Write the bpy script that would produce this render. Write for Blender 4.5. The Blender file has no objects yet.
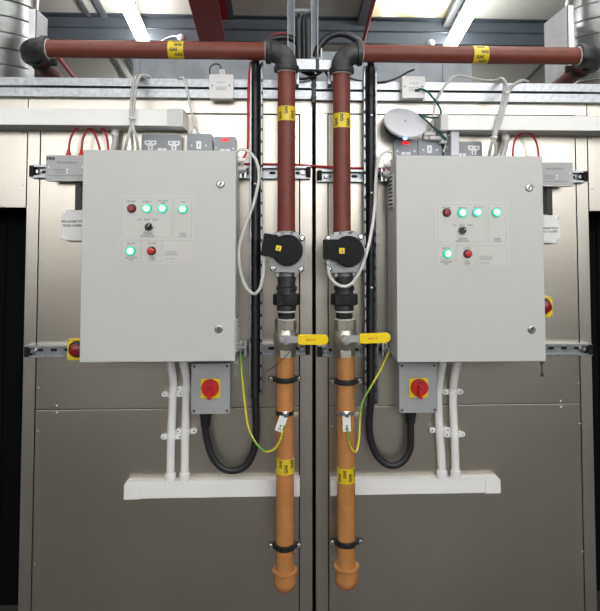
import bpy, bmesh, math, random
from mathutils import Vector, Matrix
random.seed(4)
SC = bpy.context.scene
COL = SC.collection
# ------------------------------------------------------------------ camera
F, CX, CY, W, H = 600.0, 307.0, 207.0, 600, 611
PITCH, YAW = math.radians(2.6), math.radians(2.3)
CAM = Vector((0, -2.5, 1.65))
FWD = Vector((math.sin(YAW)*math.cos(PITCH), math.cos(YAW)*math.cos(PITCH), math.sin(PITCH)))
RGT = Vector((math.cos(YAW), -math.sin(YAW), 0))
UPV = RGT.cross(FWD)
cd = bpy.data.cameras.new('camera'); cam = bpy.data.objects.new('camera', cd); COL.objects.link(cam)
cam.location = CAM; cam.rotation_euler = (math.pi/2+PITCH, 0, -YAW)
cd.sensor_width = 36; cd.lens = 36*F/H; cd.clip_start = 0.05
cd.shift_x = (W/2-CX)/H; cd.shift_y = (CY-H/2)/H
SC.camera = cam

def ray(px, py): return FWD + RGT*((px-CX)/F) - UPV*((py-CY)/F)
def P(px, py, Y):                       # world point on the plane at depth Y
    d = ray(px, py); return CAM + d*((Y-CAM.y)/d.y)
def X(px, Y, py=250): return P(px, py, Y).x
def Z(py, Y, px=300): return P(px, py, Y).z
RZ, RS = 4.2, 0.18                      # roof underside z = RZ - RS*Y
def R(px, py, off=0.0):
    d = ray(px, py); t = (RZ-off-RS*CAM.y-CAM.z)/(d.z+RS*d.y); return CAM + d*t
def roofz(Y, off=0): return RZ-RS*Y-off

# --------------------------------------------------------------- materials
MATS = {}
def mat(name, col, rough=0.5, metal=0.0, emit=None, es=0, var=0.0, vscale=8.0, bump=0.0, bscale=60.0, stretch=(1,1,1), rvar=0.0, coat=0, spec=None):
    m = bpy.data.materials.new(name); m.use_nodes = True
    nt = m.node_tree; b = nt.nodes['Principled BSDF']
    b.inputs['Base Color'].default_value = (*col, 1); b.inputs['Roughness'].default_value = rough
    b.inputs['Metallic'].default_value = metal
    if coat: b.inputs['Coat Weight'].default_value = coat
    if spec is not None: b.inputs['Specular IOR Level'].default_value = spec
    if emit: b.inputs['Emission Color'].default_value = (*emit, 1); b.inputs['Emission Strength'].default_value = es
    if var or bump or rvar:
        tc = nt.nodes.new('ShaderNodeTexCoord'); mp = nt.nodes.new('ShaderNodeMapping')
        mp.inputs['Scale'].default_value = stretch
        nt.links.new(tc.outputs['Object'], mp.inputs['Vector'])
    if var or rvar:
        n = nt.nodes.new('ShaderNodeTexNoise'); n.inputs['Scale'].default_value = vscale; n.inputs['Detail'].default_value = 5
        nt.links.new(mp.outputs['Vector'], n.inputs['Vector'])
    if var:
        r = nt.nodes.new('ShaderNodeValToRGB')
        r.color_ramp.elements[0].position = 0.3; r.color_ramp.elements[1].position = 0.7
        r.color_ramp.elements[0].color = (*[max(0, c*(1-var)) for c in col], 1)
        r.color_ramp.elements[1].color = (*[min(1, c*(1+var)) for c in col], 1)
        nt.links.new(n.outputs['Fac'], r.inputs['Fac']); nt.links.new(r.outputs['Color'], b.inputs['Base Color'])
    if rvar:
        mr = nt.nodes.new('ShaderNodeMapRange'); mr.inputs['To Min'].default_value = max(0.02, rough-rvar); mr.inputs['To Max'].default_value = rough+rvar
        nt.links.new(n.outputs['Fac'], mr.inputs['Value']); nt.links.new(mr.outputs['Result'], b.inputs['Roughness'])
    if bump:
        n2 = nt.nodes.new('ShaderNodeTexNoise'); n2.inputs['Scale'].default_value = bscale; n2.inputs['Detail'].default_value = 3
        bp = nt.nodes.new('ShaderNodeBump'); bp.inputs['Strength'].default_value = bump; bp.inputs['Distance'].default_value = 0.004
        nt.links.new(mp.outputs['Vector'], n2.inputs['Vector']); nt.links.new(n2.outputs['Fac'], bp.inputs['Height'])
        nt.links.new(bp.outputs['Normal'], b.inputs['Normal'])
    MATS[name] = m; return m

def stainless(name, col, rough):
    m = mat(name, col, rough, 1.0, var=0.05, vscale=2.4, rvar=0.035)
    return m
stainless('steel', (0.55, 0.512, 0.445), 0.335)
stainless('steel_post', (0.57, 0.535, 0.475), 0.345)
mat('dark_core', (0.02, 0.02, 0.02), 0.7)
mat('galv', (0.40, 0.415, 0.43), 0.38, 0.95, var=0.22, vscale=55, rvar=0.08)
mat('galv_dull', (0.21, 0.225, 0.24), 0.5, 0.7, var=0.25, vscale=9, rvar=0.1)
mat('rail_metal', (0.33, 0.34, 0.345), 0.42, 0.9, var=0.2, vscale=40)
mat('sheet', (0.80, 0.81, 0.83), 0.5, 0.15, var=0.08, vscale=12)
mat('lock_metal', (0.42, 0.41, 0.39), 0.32, 1.0)
mat('duct_metal', (0.36, 0.365, 0.36), 0.30, 1.0, var=0.15, vscale=14)
mat('cab', (0.55, 0.555, 0.535), 0.42, var=0.01, vscale=20, bump=0.04, bscale=500)
mat('legend', (0.59, 0.58, 0.55), 0.4)
mat('legend_line', (0.38, 0.38, 0.365), 0.6)
mat('ink', (0.03, 0.03, 0.035), 0.5)
mat('ink_grey', (0.22, 0.22, 0.22), 0.5)
mat('greybox', (0.36, 0.37, 0.37), 0.45, var=0.03, vscale=30)
mat('greyclad', (0.29, 0.31, 0.335), 0.42, var=0.03, vscale=40)
mat('alarm_grey', (0.43, 0.435, 0.435), 0.42)
mat('pvc', (0.87, 0.865, 0.85), 0.35)
mat('pvc_grey', (0.60, 0.60, 0.585), 0.4)
mat('white', (0.82, 0.81, 0.80), 0.35)
mat('cable_white', (0.72, 0.71, 0.67), 0.4)
mat('cable_grey', (0.52, 0.52, 0.50), 0.45)
mat('black', (0.012, 0.012, 0.013), 0.42)
mat('black_cable', (0.016, 0.016, 0.018), 0.42)
mat('actuator', (0.010, 0.010, 0.011), 0.7, spec=0.25)
mat('cast', (0.045, 0.046, 0.046), 0.5, 0.3, var=0.6, vscale=28, bump=0.25, bscale=180)
mat('cast_black', (0.018, 0.018, 0.018), 0.5, 0.2, var=0.6, vscale=40)
mat('alu', (0.30, 0.305, 0.305), 0.45, 0.8, var=0.08, vscale=40)
mat('nickel', (0.58, 0.55, 0.48), 0.38, 0.9, var=0.10, vscale=40)
mat('chrome', (0.75, 0.75, 0.75), 0.2, 1.0)
mat('zinc', (0.6, 0.6, 0.6), 0.35, 0.95)
mat('red_oxide', (0.168, 0.035, 0.024), 0.5, var=0.12, vscale=22, bump=0.1, bscale=220)
mat('ochre', (0.47, 0.205, 0.062), 0.46, var=0.10, vscale=26, bump=0.15, bscale=260)
mat('tape', (0.72, 0.54, 0.015), 0.35)
mat('yellow', (0.85, 0.62, 0.01), 0.4)
mat('yellow_grip', (0.90, 0.66, 0.0), 0.4)
mat('grip_print', (0.70, 0.10, 0.02), 0.5)
mat('red', (0.60, 0.018, 0.02), 0.35)
mat('red_dark', (0.22, 0.012, 0.018), 0.3)
mat('red_lens', (0.50, 0.02, 0.025), 0.25)
mat('red_cable', (0.55, 0.025, 0.035), 0.4)
mat('green_cable', (0.0, 0.075, 0.06), 0.4)
mat('earth_green', (0.13, 0.34, 0.04), 0.4)
mat('earth_yellow', (0.72, 0.62, 0.05), 0.4)
mat('seal', (0.62, 0.60, 0.56), 0.7, var=0.35, vscale=150)
mat('green_core', (0.6, 1.0, 0.8), 0.3, emit=(0.86, 1.0, 0.93), es=3.5)
mat('green_halo', (0.0, 0.14, 0.07), 0.4, emit=(0.0, 0.62, 0.33), es=1.15)
mat('blue_led', (0.2, 0.4, 1), 0.3, emit=(0.15, 0.4, 1.0), es=5)
mat('red_led', (0.8, 0.02, 0.02), 0.3, emit=(1.0, 0.02, 0.02), es=0.7)
mat('disc', (0.62, 0.62, 0.66), 0.38)
mat('roof', (0.52, 0.505, 0.455), 0.7, var=0.05, vscale=1.5)
mat('purlin', (0.06, 0.072, 0.085), 0.5, 0.3, var=0.12, vscale=6)
mat('tbar', (0.10, 0.105, 0.11), 0.5)
mat('rafter', (0.30, 0.018, 0.030), 0.45)
mat('wallpaint', (0.76, 0.755, 0.73), 0.8, var=0.04, vscale=1.2)
mat('wall_side', (0.26, 0.26, 0.255), 0.8, var=0.06, vscale=1.2)
mat('wall_dark', (0.20, 0.195, 0.18), 0.8, var=0.1, vscale=1.0)
mat('concrete', (0.048, 0.046, 0.041), 0.6, var=0.25, vscale=2.0)
mat('void_black', (0.0015, 0.002, 0.0025), 0.7, spec=0.1)
mat('tube_light', (1, 1, 1), 0.4, emit=(0.97, 0.99, 1.0), es=20)
mat('added_daylight', (0.8, 0.8, 0.8), 0.5, emit=(0.98, 0.99, 1.0), es=5.6)
mat('lamp_body', (0.75, 0.75, 0.74), 0.4)
def skylight_mat():
    m = bpy.data.materials.new('skylight'); m.use_nodes = True; nt = m.node_tree; b = nt.nodes['Principled BSDF']
    tc = nt.nodes.new('ShaderNodeTexCoord'); mp = nt.nodes.new('ShaderNodeMapping'); mp.inputs['Scale'].default_value = (5, 1.1, 1)
    n = nt.nodes.new('ShaderNodeTexNoise'); n.inputs['Scale'].default_value = 1.6; n.inputs['Detail'].default_value = 5
    r = nt.nodes.new('ShaderNodeValToRGB'); r.color_ramp.elements[0].position = 0.34; r.color_ramp.elements[1].position = 0.55
    r.color_ramp.elements[0].color = (0.30, 0.28, 0.10, 1); r.color_ramp.elements[1].color = (1.0, 0.99, 0.93, 1)
    nt.links.new(tc.outputs['Object'], mp.inputs['Vector']); nt.links.new(mp.outputs['Vector'], n.inputs['Vector'])
    sp = nt.nodes.new('ShaderNodeSeparateXYZ'); nt.links.new(tc.outputs['Generated'], sp.inputs['Vector'])
    mr = nt.nodes.new('ShaderNodeMapRange'); mr.inputs['From Min'].default_value = 0.955; mr.inputs['To Max'].default_value = 0.2
    nt.links.new(sp.outputs['Y'], mr.inputs['Value'])
    ma = nt.nodes.new('ShaderNodeMath'); ma.operation = 'SUBTRACT'; nt.links.new(n.outputs['Fac'], ma.inputs[0]); nt.links.new(mr.outputs['Result'], ma.inputs[1])
    nt.links.new(ma.outputs['Value'], r.inputs['Fac']); nt.links.new(r.outputs['Color'], b.inputs['Emission Color'])
    b.inputs['Base Color'].default_value = (0.8, 0.8, 0.75, 1); b.inputs['Emission Strength'].default_value = 1.5
    MATS['skylight'] = m
skylight_mat()

# ------------------------------------------------------------ mesh builder
def frame(d):
    d = d.normalized(); a = Vector((0, 0, 1)) if abs(d.z) < 0.9 else Vector((0, 1, 0))
    u = d.cross(a).normalized(); return u, d.cross(u).normalized()
def smooth(pts, k=8):
    pts = [Vector(p) for p in pts]
    if len(pts) < 3: return pts
    q = [pts[0]*2-pts[1]] + pts + [pts[-1]*2-pts[-2]]; out = []
    for i in range(1, len(q)-2):
        for j in range(k):
            t = j/k; a, b, c, d = q[i-1], q[i], q[i+1], q[i+2]
            out.append(0.5*(2*b+(c-a)*t+(2*a-5*b+4*c-d)*t*t+(3*b-a-3*c+d)*t**3))
    out.append(pts[-1]); return out
def rrect(x0, x1, z0, z1, r, k=5):
    out = []
    for cx, cz, a0 in ((x1-r, z1-r, 0), (x0+r, z1-r, 90), (x0+r, z0+r, 180), (x1-r, z0+r, 270)):
        for i in range(k+1):
            a = math.radians(a0+90*i/k); out.append((cx+r*math.cos(a), cz+r*math.sin(a)))
    return out
def ngon(cx, cz, r, n=6, a0=0): return [(cx+r*math.cos(a0+2*math.pi*i/n), cz+r*math.sin(a0+2*math.pi*i/n)) for i in range(n)]

class MB:
    def __init__(self): self.bm = bmesh.new(); self.lay = self.bm.faces.layers.int.new('done')
    def mark(self, mi):                 # material slot for the faces added since the last mark
        for f in self.bm.faces:
            if not f[self.lay]: f.material_index = mi; f[self.lay] = 1
        return self
    def _faces(self, vs, quads, mi=0):
        for q in quads:
            try: f = self.bm.faces.new([vs[i] for i in q]); f.material_index = mi
            except ValueError: pass
    def box(self, x0, x1, y0, y1, z0, z1, bev=0.0, M=None):
        if x0 > x1: x0, x1 = x1, x0
        if y0 > y1: y0, y1 = y1, y0
        if z0 > z1: z0, z1 = z1, z0
        c = [Vector((x, y, z)) for x in (x0, x1) for y in (y0, y1) for z in (z0, z1)]
        if M: c = [M @ v for v in c]
        vs = [self.bm.verts.new(v) for v in c]
        fs = [self.bm.faces.new([vs[i] for i in q]) for q in ((0,1,3,2),(4,6,7,5),(0,4,5,1),(2,3,7,6),(0,2,6,4),(1,5,7,3))]
        if bev:
            bev = min(bev, 0.45*min(x1-x0, y1-y0, z1-z0))
            es = list({e for f in fs for e in f.edges})
            bmesh.ops.bevel(self.bm, geom=es, offset=bev, segments=2, affect='EDGES', profile=0.5)
        return self
    def lathe(self, o, axis, prof, n=28, mi=0):
        o = Vector(o); axis = Vector(axis).normalized(); u, v = frame(axis); rings = []
        for r, h in prof:
            c = o+axis*h
            rings.append([self.bm.verts.new(c+(u*math.cos(2*math.pi*i/n)+v*math.sin(2*math.pi*i/n))*max(r, 1e-5)) for i in range(n)])
        for a, b in zip(rings, rings[1:]):
            for i in range(n):
                f = self.bm.faces.new((a[i], a[(i+1) % n], b[(i+1) % n], b[i])); f.material_index = mi
        self.bm.faces.new(rings[0][::-1]); self.bm.faces.new(rings[-1]); return self
    def cyl(self, p0, p1, r, n=24):
        p0, p1 = Vector(p0), Vector(p1); L = (p1-p0).length
        return self.lathe(p0, p1-p0, [(r, 0), (r, L)], n)
    def pipe(self, p0, p1, r, n=32, rim=0.0015):
        p0, p1 = Vector(p0), Vector(p1); L = (p1-p0).length; k = max(2, int(L/0.15))
        return self.lathe(p0, p1-p0, [(r-rim, 0), (r, rim)]+[(r, L*i/k) for i in range(1, k)]+[(r, L-rim), (r-rim, L)], n)
    def tube(self, pts, r, n=10, k=8, sm=True, mfun=None):
        pts = smooth(pts, k) if sm else [Vector(p) for p in pts]
        rings = []; u = None
        for i, p in enumerate(pts):
            d = (pts[min(i+1, len(pts)-1)]-pts[max(i-1, 0)]).normalized()
            if u is None: u, v = frame(d)
            else: u = (u-d*u.dot(d)).normalized(); v = d.cross(u)
            rr = r(i/(len(pts)-1)) if callable(r) else r
            rings.append([self.bm.verts.new(p+(u*math.cos(2*math.pi*j/n)+v*math.sin(2*math.pi*j/n))*rr) for j in range(n)])
        for i, (a, b) in enumerate(zip(rings, rings[1:])):
            for j in range(n):
                f = self.bm.faces.new((a[j], a[(j+1) % n], b[(j+1) % n], b[j]))
                if mfun: f.material_index = mfun(i, j)
        self.bm.faces.new(rings[0][::-1]); self.bm.faces.new(rings[-1]); return self
    def prism(self, poly, y0, y1, bev=0.0, M=None):     # polygon in x,z extruded along y
        a = [Vector((x, y0, z)) for x, z in poly]; b = [Vector((x, y1, z)) for x, z in poly]
        if M: a = [M @ q for q in a]; b = [M @ q for q in b]
        va = [self.bm.verts.new(q) for q in a]; vb = [self.bm.verts.new(q) for q in b]; n = len(va)
        fs = [self.bm.faces.new(va), self.bm.faces.new(vb[::-1])]
        for i in range(n): self.bm.faces.new((va[i], vb[i], vb[(i+1) % n], va[(i+1) % n]))
        if bev: bmesh.ops.bevel(self.bm, geom=list({e for f in fs for e in f.edges}), offset=bev, segments=2, affect='EDGES', profile=0.5)
        return self
    def extr(self, prof, a, b, ax='x'):                   # closed profile (u,v) extruded along axis from a to b
        def pt(u, v, t): return Vector((t, u, v)) if ax == 'x' else (Vector((u, v, t)) if ax == 'z' else Vector((u, t, v)))
        va = [self.bm.verts.new(pt(u, v, a)) for u, v in prof]; vb = [self.bm.verts.new(pt(u, v, b)) for u, v in prof]; n = len(va)
        self.bm.faces.new(va); self.bm.faces.new(vb[::-1])
        for i in range(n): self.bm.faces.new((va[i], vb[i], vb[(i+1) % n], va[(i+1) % n]))
        return self
    def sphere(self, c, r, sx=1, sy=1, sz=1, n=20):
        M = Matrix.Translation(c) @ Matrix.Diagonal((r*sx, r*sy, r*sz, 1))
        bmesh.ops.create_uvsphere(self.bm, u_segments=n, v_segments=n//2, radius=1, matrix=M); return self
    def torus(self, c, axis, Rr, r, n=36, m=10, a0=0, a1=2*math.pi, ref=None):
        axis = Vector(axis).normalized()
        if ref is None: u, v = frame(axis)
        else: u = Vector(ref).normalized(); v = axis.cross(u)
        full = abs(a1-a0-2*math.pi) < 1e-6
        N = n if full else n+1
        rings = []
        for i in range(N):
            a = a0+(a1-a0)*i/n; d = u*math.cos(a)+v*math.sin(a); q = Vector(c)+d*Rr
            rings.append([self.bm.verts.new(q+(d*math.cos(2*math.pi*j/m)+axis*math.sin(2*math.pi*j/m))*r) for j in range(m)])
        for i in range(n):
            A, B = rings[i], rings[(i+1) % N]
            for j in range(m): self.bm.faces.new((A[j], A[(j+1) % m], B[(j+1) % m], B[j]))
        if not full: self.bm.faces.new(rings[0][::-1]); self.bm.faces.new(rings[-1])
        return self
    def mesh_fn(self, verts, polys, fn):
        vs = [self.bm.verts.new(fn(v)) for v in verts]
        for p in polys:
            try: self.bm.faces.new([vs[i] for i in p])
            except ValueError: pass
        return self
    def text(self, s, px, py, Y, h, align='CENTER', wid=None, bold=0.0):   # upright text facing the viewer
        verts, polys = text_geo(s, align, bold); c = P(px, py, Y)
        sx = h
        if wid:
            w = max(v[0] for v in verts)-min(v[0] for v in verts); sx = wid/max(w, 1e-6)
        return self.mesh_fn(verts, polys, lambda v: Vector((c.x+v[0]*sx, Y, c.z+(v[1]-0.35)*h)))
    def build(self, name, m, parent=None, ang=38, kind=None):
        bm = self.bm
        bmesh.ops.recalc_face_normals(bm, faces=bm.faces)
        ca = math.radians(ang)
        for e in bm.edges:
            if len(e.link_faces) == 2: e.smooth = e.calc_face_angle(0) < ca
        for f in bm.faces: f.smooth = True
        xs = [v.co for v in bm.verts]
        lo = Vector([min(c[i] for c in xs) for i in range(3)]); hi = Vector([max(c[i] for c in xs) for i in range(3)])
        c = (lo+hi)/2
        base = Vector((0, 0, 0))
        if parent is not None:
            q = parent
            while q is not None: base = base+q.location; q = q.parent
        for v in bm.verts: v.co -= c
        me = bpy.data.meshes.new(name); bm.to_mesh(me); bm.free()
        for q in (m if isinstance(m, (list, tuple)) else [m]): me.materials.append(MATS[q])
        o = bpy.data.objects.new(name, me); COL.objects.link(o)
        o.location = c-base
        if parent is not None: o.parent = parent
        wn = o.modifiers.new('weighted_normals', 'WEIGHTED_NORMAL'); wn.keep_sharp = True; wn.weight = 100
        if kind: o['kind'] = kind
        return o
_tc = {}
def text_geo(s, align='CENTER', bold=0.0):
    key = (s, align, bold)
    if key in _tc: return _tc[key]
    c = bpy.data.curves.new('lettering_curve', 'FONT'); c.body = s; c.size = 1.0; c.align_x = align; c.offset = bold; c.resolution_u = 2
    o = bpy.data.objects.new('lettering_tmp', c); COL.objects.link(o)
    dg = bpy.context.evaluated_depsgraph_get(); me = bpy.data.meshes.new_from_object(o.evaluated_get(dg))
    r = ([tuple(v.co) for v in me.vertices], [tuple(p.vertices) for p in me.polygons])
    bpy.data.objects.remove(o); bpy.data.curves.remove(c); bpy.data.meshes.remove(me)
    _tc[key] = r; return r
def tag(o, label, cat, group=None):
    o['label'] = label; o['category'] = cat
    if group: o['group'] = group
    return o
def thing(name, label, cat, loc, group=None):
    o = bpy.data.objects.new(name, None); COL.objects.link(o); o.location = Vector(loc); o.empty_display_size = 0.05
    return tag(o, label, cat, group)
def pts(Y, *q):      # pixel list at depth Y (a third entry overrides the depth)
    return [P(a[0], a[1], a[2] if len(a) > 2 else Y) for a in q]
def pbox(mb, x0, x1, y0, y1, Yf, Yb, bev=0.0):
    xm, ym = (x0+x1)/2, (y0+y1)/2
    return mb.box(P(x0, ym, Yf).x, P(x1, ym, Yf).x, Yf, Yb, P(xm, y1, Yf).z, P(xm, y0, Yf).z, bev)
def rect(x0, x1, y0, y1, Y):
    xm, ym = (x0+x1)/2, (y0+y1)/2
    return P(x0, ym, Y).x, P(x1, ym, Y).x, P(xm, y1, Y).z, P(xm, y0, Y).z
def ppm(Y): return F/(2.5+Y)

# ----------------------------------------------------------------- setting
def S(name, mb, m): return mb.build(name, m, kind='structure')
S('floor', MB().box(-5, 5, -7, 6, -0.1, 0), 'concrete')
def roof_slab(mb, x0, x1, Y0, Y1, off=0, th=0.1):
    return mb.extr([(Y0, roofz(Y0, off)), (Y1, roofz(Y1, off)), (Y1, roofz(Y1, off)+th), (Y0, roofz(Y0, off)+th)], x0, x1)
sk0, sk1 = R(376, 0), R(364, 32); skr = R(453, 0)
SX0, SX1, SY1 = (R(370, 16).x), (R(445, 16).x), sk1.y
SY0 = -6.0
mb = MB(); roof_slab(mb, -5, SX0, -7, 6); roof_slab(mb, SX1, 5, -7, 6); roof_slab(mb, SX0, SX1, SY1, 6); roof_slab(mb, SX0, SX1, -7, SY0)
S('ceiling', mb, 'roof')
o = S('window_1', roof_slab(MB(), SX0, SX1, SY0, SY1, off=-0.03, th=0.02), 'skylight')
# skylight frame
mb = MB()
fw = 0.11
roof_slab(mb, SX0-fw, SX0, SY0, SY1+0.22, off=0.06, th=0.07); roof_slab(mb, SX1, SX1+fw, SY0, SY1+0.22, off=0.06, th=0.07)
roof_slab(mb, SX0-fw, SX1+fw, SY1, SY1+0.26, off=0.061, th=0.07)
S('trim_1', mb, 'tbar')
S('wall_left', MB().box(-5.1, -5, -7, 6, 0, 6), 'wall_side')
S('wall_right', MB().box(5, 5.1, -7, 6, 0, 6), 'wall_side')
S('wall_back', MB().box(-5.1, 5.1, 6, 6.1, 0, 4.5), 'wallpaint')
WN = ((-4.6, -0.4, 2.3, 3.55), (0.1, 4.7, 2.3, 4.6))
mb = MB(); mb.box(-5.1, 5.1, -7.1, -7, 0, 1.25).mark(1)  # unseen wall's dark and pale bands, chosen for the steel's reflections
mb.box(-5.1, 5.1, -7.1, -7, 1.25, 2.3); mb.box(-5.1, 5.1, -7.1, -7, 4.6, 6); mb.box(-5.1, -4.6, -7.1, -7, 2.3, 4.6); mb.box(-0.4, 0.1, -7.1, -7, 2.3, 4.6); mb.box(4.7, 5.1, -7.1, -7, 2.3, 4.6); mb.box(-4.6, -0.4, -7.1, -7, 3.55, 4.6)
mb.mark(0); mb.build('wall_front', ['wallpaint', 'wall_dark'], kind='structure')
for n, (xa, xb, za, zb) in enumerate(WN):  # added glowing windows behind the viewer, placed to brighten the steel
    S('window_%d' % (n+2), MB().box(xa, xb, -7.08, -7.06, za, zb), 'added_daylight')
    mb = MB()
    for k in range(1, 4): mb.box(xa+(xb-xa)*k/4-0.04, xa+(xb-xa)*k/4+0.04, -7.06, -7.0, za, zb)
    S('trim_%d' % (n+6), mb, 'tbar')
# roof joint bars, running with the slope
def bar_trim(n, pa, w, off=0.02, m='tbar'):
    a = R(*pa); mb = MB(); roof_slab(mb, a.x-w/2, a.x+w/2, -6.5, 5.9, off=off, th=off); S(n, mb, m)
bar_trim('trim_2', (92, 20), 0.035); bar_trim('trim_3', (104, 14), 0.055); bar_trim('trim_4', (230, 10), 0.055); bar_trim('trim_5', (535, 70), 0.05)
# purlin
pl = R(300, 42, 0.22)
mb = MB(); yb = pl.y; zt = roofz(yb)+0.0
mb.extr([(yb, zt-0.22), (yb+0.07, zt-0.22), (yb+0.07, zt-0.205), (yb+0.012, zt-0.205), (yb+0.012, zt-0.12), (yb+0.02, zt-0.11), (yb+0.012, zt-0.10), (yb+0.012, zt-0.014), (yb-0.05, zt+0.012), (yb-0.05, zt+0.0), (yb, zt-0.014), (yb, zt-0.10), (yb-0.01, zt-0.11), (yb, zt-0.12)], -5, 5)
tag(mb.build('roof_purlin', 'purlin'), 'dark blue-grey steel purlin running across under the roof lining', 'purlin')
# red rafter (I section) under the roof
ra, rb_ = R(202, 0, 0.42), R(213, 41, 0.42)
rx = (ra.x+rb_.x)/2; hw = 0.5*28/600*(ra-CAM).length*0.97
mb = MB()
for (z0, z1, w) in ((0.40, 0.42, hw), (0.02, 0.40, 0.012), (0.0, 0.02, hw)):
    mb.extr([(-6.8, roofz(-6.8, z1)), (5.9, roofz(5.9, z1)), (5.9, roofz(5.9, z0)), (-6.8, roofz(-6.8, z0))], rx-w, rx+w)
tag(mb.build('roof_rafter', 'rafter'), 'dark red steel I-beam rafter under the sloping roof', 'rafter')
def roof_pipe(pa, r, off, m, name, label, cat):
    a = R(*pa, off); mb = MB(); mb.pipe((a.x, -6.5, roofz(-6.5, off)), (a.x, 5.8, roofz(5.8, off)), r, 14)
    for yy in (-4, -1, 2, yb+0.3, 5): mb.box(a.x-0.01, a.x+0.01, yy-0.01, yy+0.01, roofz(yy, off), roofz(yy, 0))
    tag(mb.build(name, m), label, cat)
roof_pipe((368.5, 22), 0.016, 0.26, 'rafter', 'sprinkler_pipe', 'thin red pipe crossing the left edge of the skylight', 'pipe')
roof_pipe((66, 67), 0.022, 0.26, 'rafter', 'sprinkler_pipe', 'thin red pipe under the roof beyond the left spiral duct', 'pipe')
# fluorescent fittings under the roof
def light(xc, Y0, Y1, label, w=0.10):
    off = 0.22
    t = thing('strip_light', label, 'light', (xc, Y0, roofz(Y0, off)), 'strip lights under the roof')
    mb = MB(); roof_slab(mb, xc-0.022, xc+0.022, Y0, Y1, off=off-0.055, th=0.06)
    for yy in (Y0+0.3, Y1-0.3): mb.box(xc-0.01, xc+0.01, yy-0.01, yy+0.01, roofz(yy, off-0.10), roofz(yy))
    mb.build('housing', 'lamp_body', t)
    MB().cyl((xc, Y0, roofz(Y0, off)), (xc, Y1, roofz(Y1, off)), w/2, 20).build('diffuser', 'tube_light', t)
lA, lB = R(125, 0, 0.22), R(143, 40, 0.22); rA, rB = R(476, 0, 0.22), R(450, 46, 0.22)
LX, RX = (lA.x+lB.x)/2, (rA.x+rB.x)/2
light(LX, lB.y-1.8, lB.y, 'left glowing strip light above the red horizontal pipe', 0.115)
light(RX, rB.y-1.8, rB.y, 'right glowing strip light beside the skylight', 0.115)
for (xx, tagx) in ((LX, 'left'), (RX, 'right')):  # added out of view, to reflect in the steel and whiten its top
    light(xx, -1.9, -0.1, 'added unseen strip light overhead in the %s row, above the cabinets' % tagx, 0.115)
    light(xx, -4.6, -2.8, 'added unseen strip light in the %s row above the viewer' % tagx, 0.115)

for (xx, tagx) in ((LX, 'left'), (RX, 'right')):  # added out of sight behind the duct, to lift the ceiling
    light(xx, 4.1, 5.6, 'added hidden strip light far along the %s row, behind the rectangular duct' % tagx, 0.115)
# ------------------------------------------------------------ steel casings
ZT = Z(84, 0)      # casing top
def casing(side):
    L = side == 'left'
    xo = (24.5, 312.3) if L else (315.8, 590.5)
    t = thing('oven_casing', '%s stainless steel casing behind the %s cabinet' % (side, side), 'steel casing', (X(xo[0], 0)*.5+X(xo[1], 0)*.5, 0.0, 0), 'stainless steel casings')
    # outer edges measured near y=300
    x0, x1 = P(xo[0], 300, 0).x, P(xo[1], 300, 0).x
    MB().box(x0+0.004, x1-0.004, 0.0125, 1.1, 0, ZT-0.001).build('core', 'dark_core', t)
    MB().box(x0, x0+0.003, 0.006, 1.1, 0, ZT-0.01).build('side_sheet', 'steel_post', t)
    MB().box(x1-0.003, x1, 0.006, 1.1, 0, ZT-0.01).build('side_sheet', 'steel_post', t)
    g = 0.0022
    if L: sp = (P(37.2, 300, 0).x, P(299.5, 300, 0).x); zs = Z(408.5, 0, 170); zh = Z(114, 0, 220)
    else: sp = (P(328.3, 300, 0).x, P(578.6, 300, 0).x); zs = Z(404.8, 0, 450); zh = Z(114.5, 0, 400)
    B = 0.0016
    MB().box(x0, sp[0]-g, 0, 0.012, 0, ZT-0.09, B).build('post', 'steel_post', t)
    MB().box(sp[1]+g, x1, 0, 0.012, 0, ZT-0.09, B).build('post', 'steel_post', t)
    MB().box(sp[0]+g, sp[1]-g, 0, 0.012, 0.02, zs-g*0.7, B).build('lower_panel', 'steel', t)
    MB().box(sp[0]+g, sp[1]-g, 0, 0.012, zs+g*0.7, zh-g, B).build('upper_panel', 'steel', t)
    MB().box(x0, x1, -0.002, 0.012, zh+g, Z(98.5 if L else 102, 0, 170 if L else 450), B).build('head_band', 'steel_post', t)  # ends low; dark core behind the struts stands in for their shadow line
    sc = ([(44.5, 133.5), (41, 258), (38.3, 388), (37.8, 431.5), (34.5, 564), (56.5, 406), (56.5, 413), (296, 137), (295.6, 262), (295.3, 552)] if L else
          [(572, 138), (575.2, 259), (578.6, 383), (579.8, 424), (582.6, 552), (561, 401.5), (561.5, 407.5), (330, 138), (331.5, 427), (332, 560)])
    for (a, b) in sc:
        c = P(a, b, 0); MB().lathe(c, (0, -1, 0), [(0.0052, 0), (0.005, 0.0016), (0.0028, 0.0028)], 12).build('screw', 'zinc', t)
    return x0, x1
LX0, LX1 = casing('left'); RX0, RX1 = casing('right')
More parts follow.
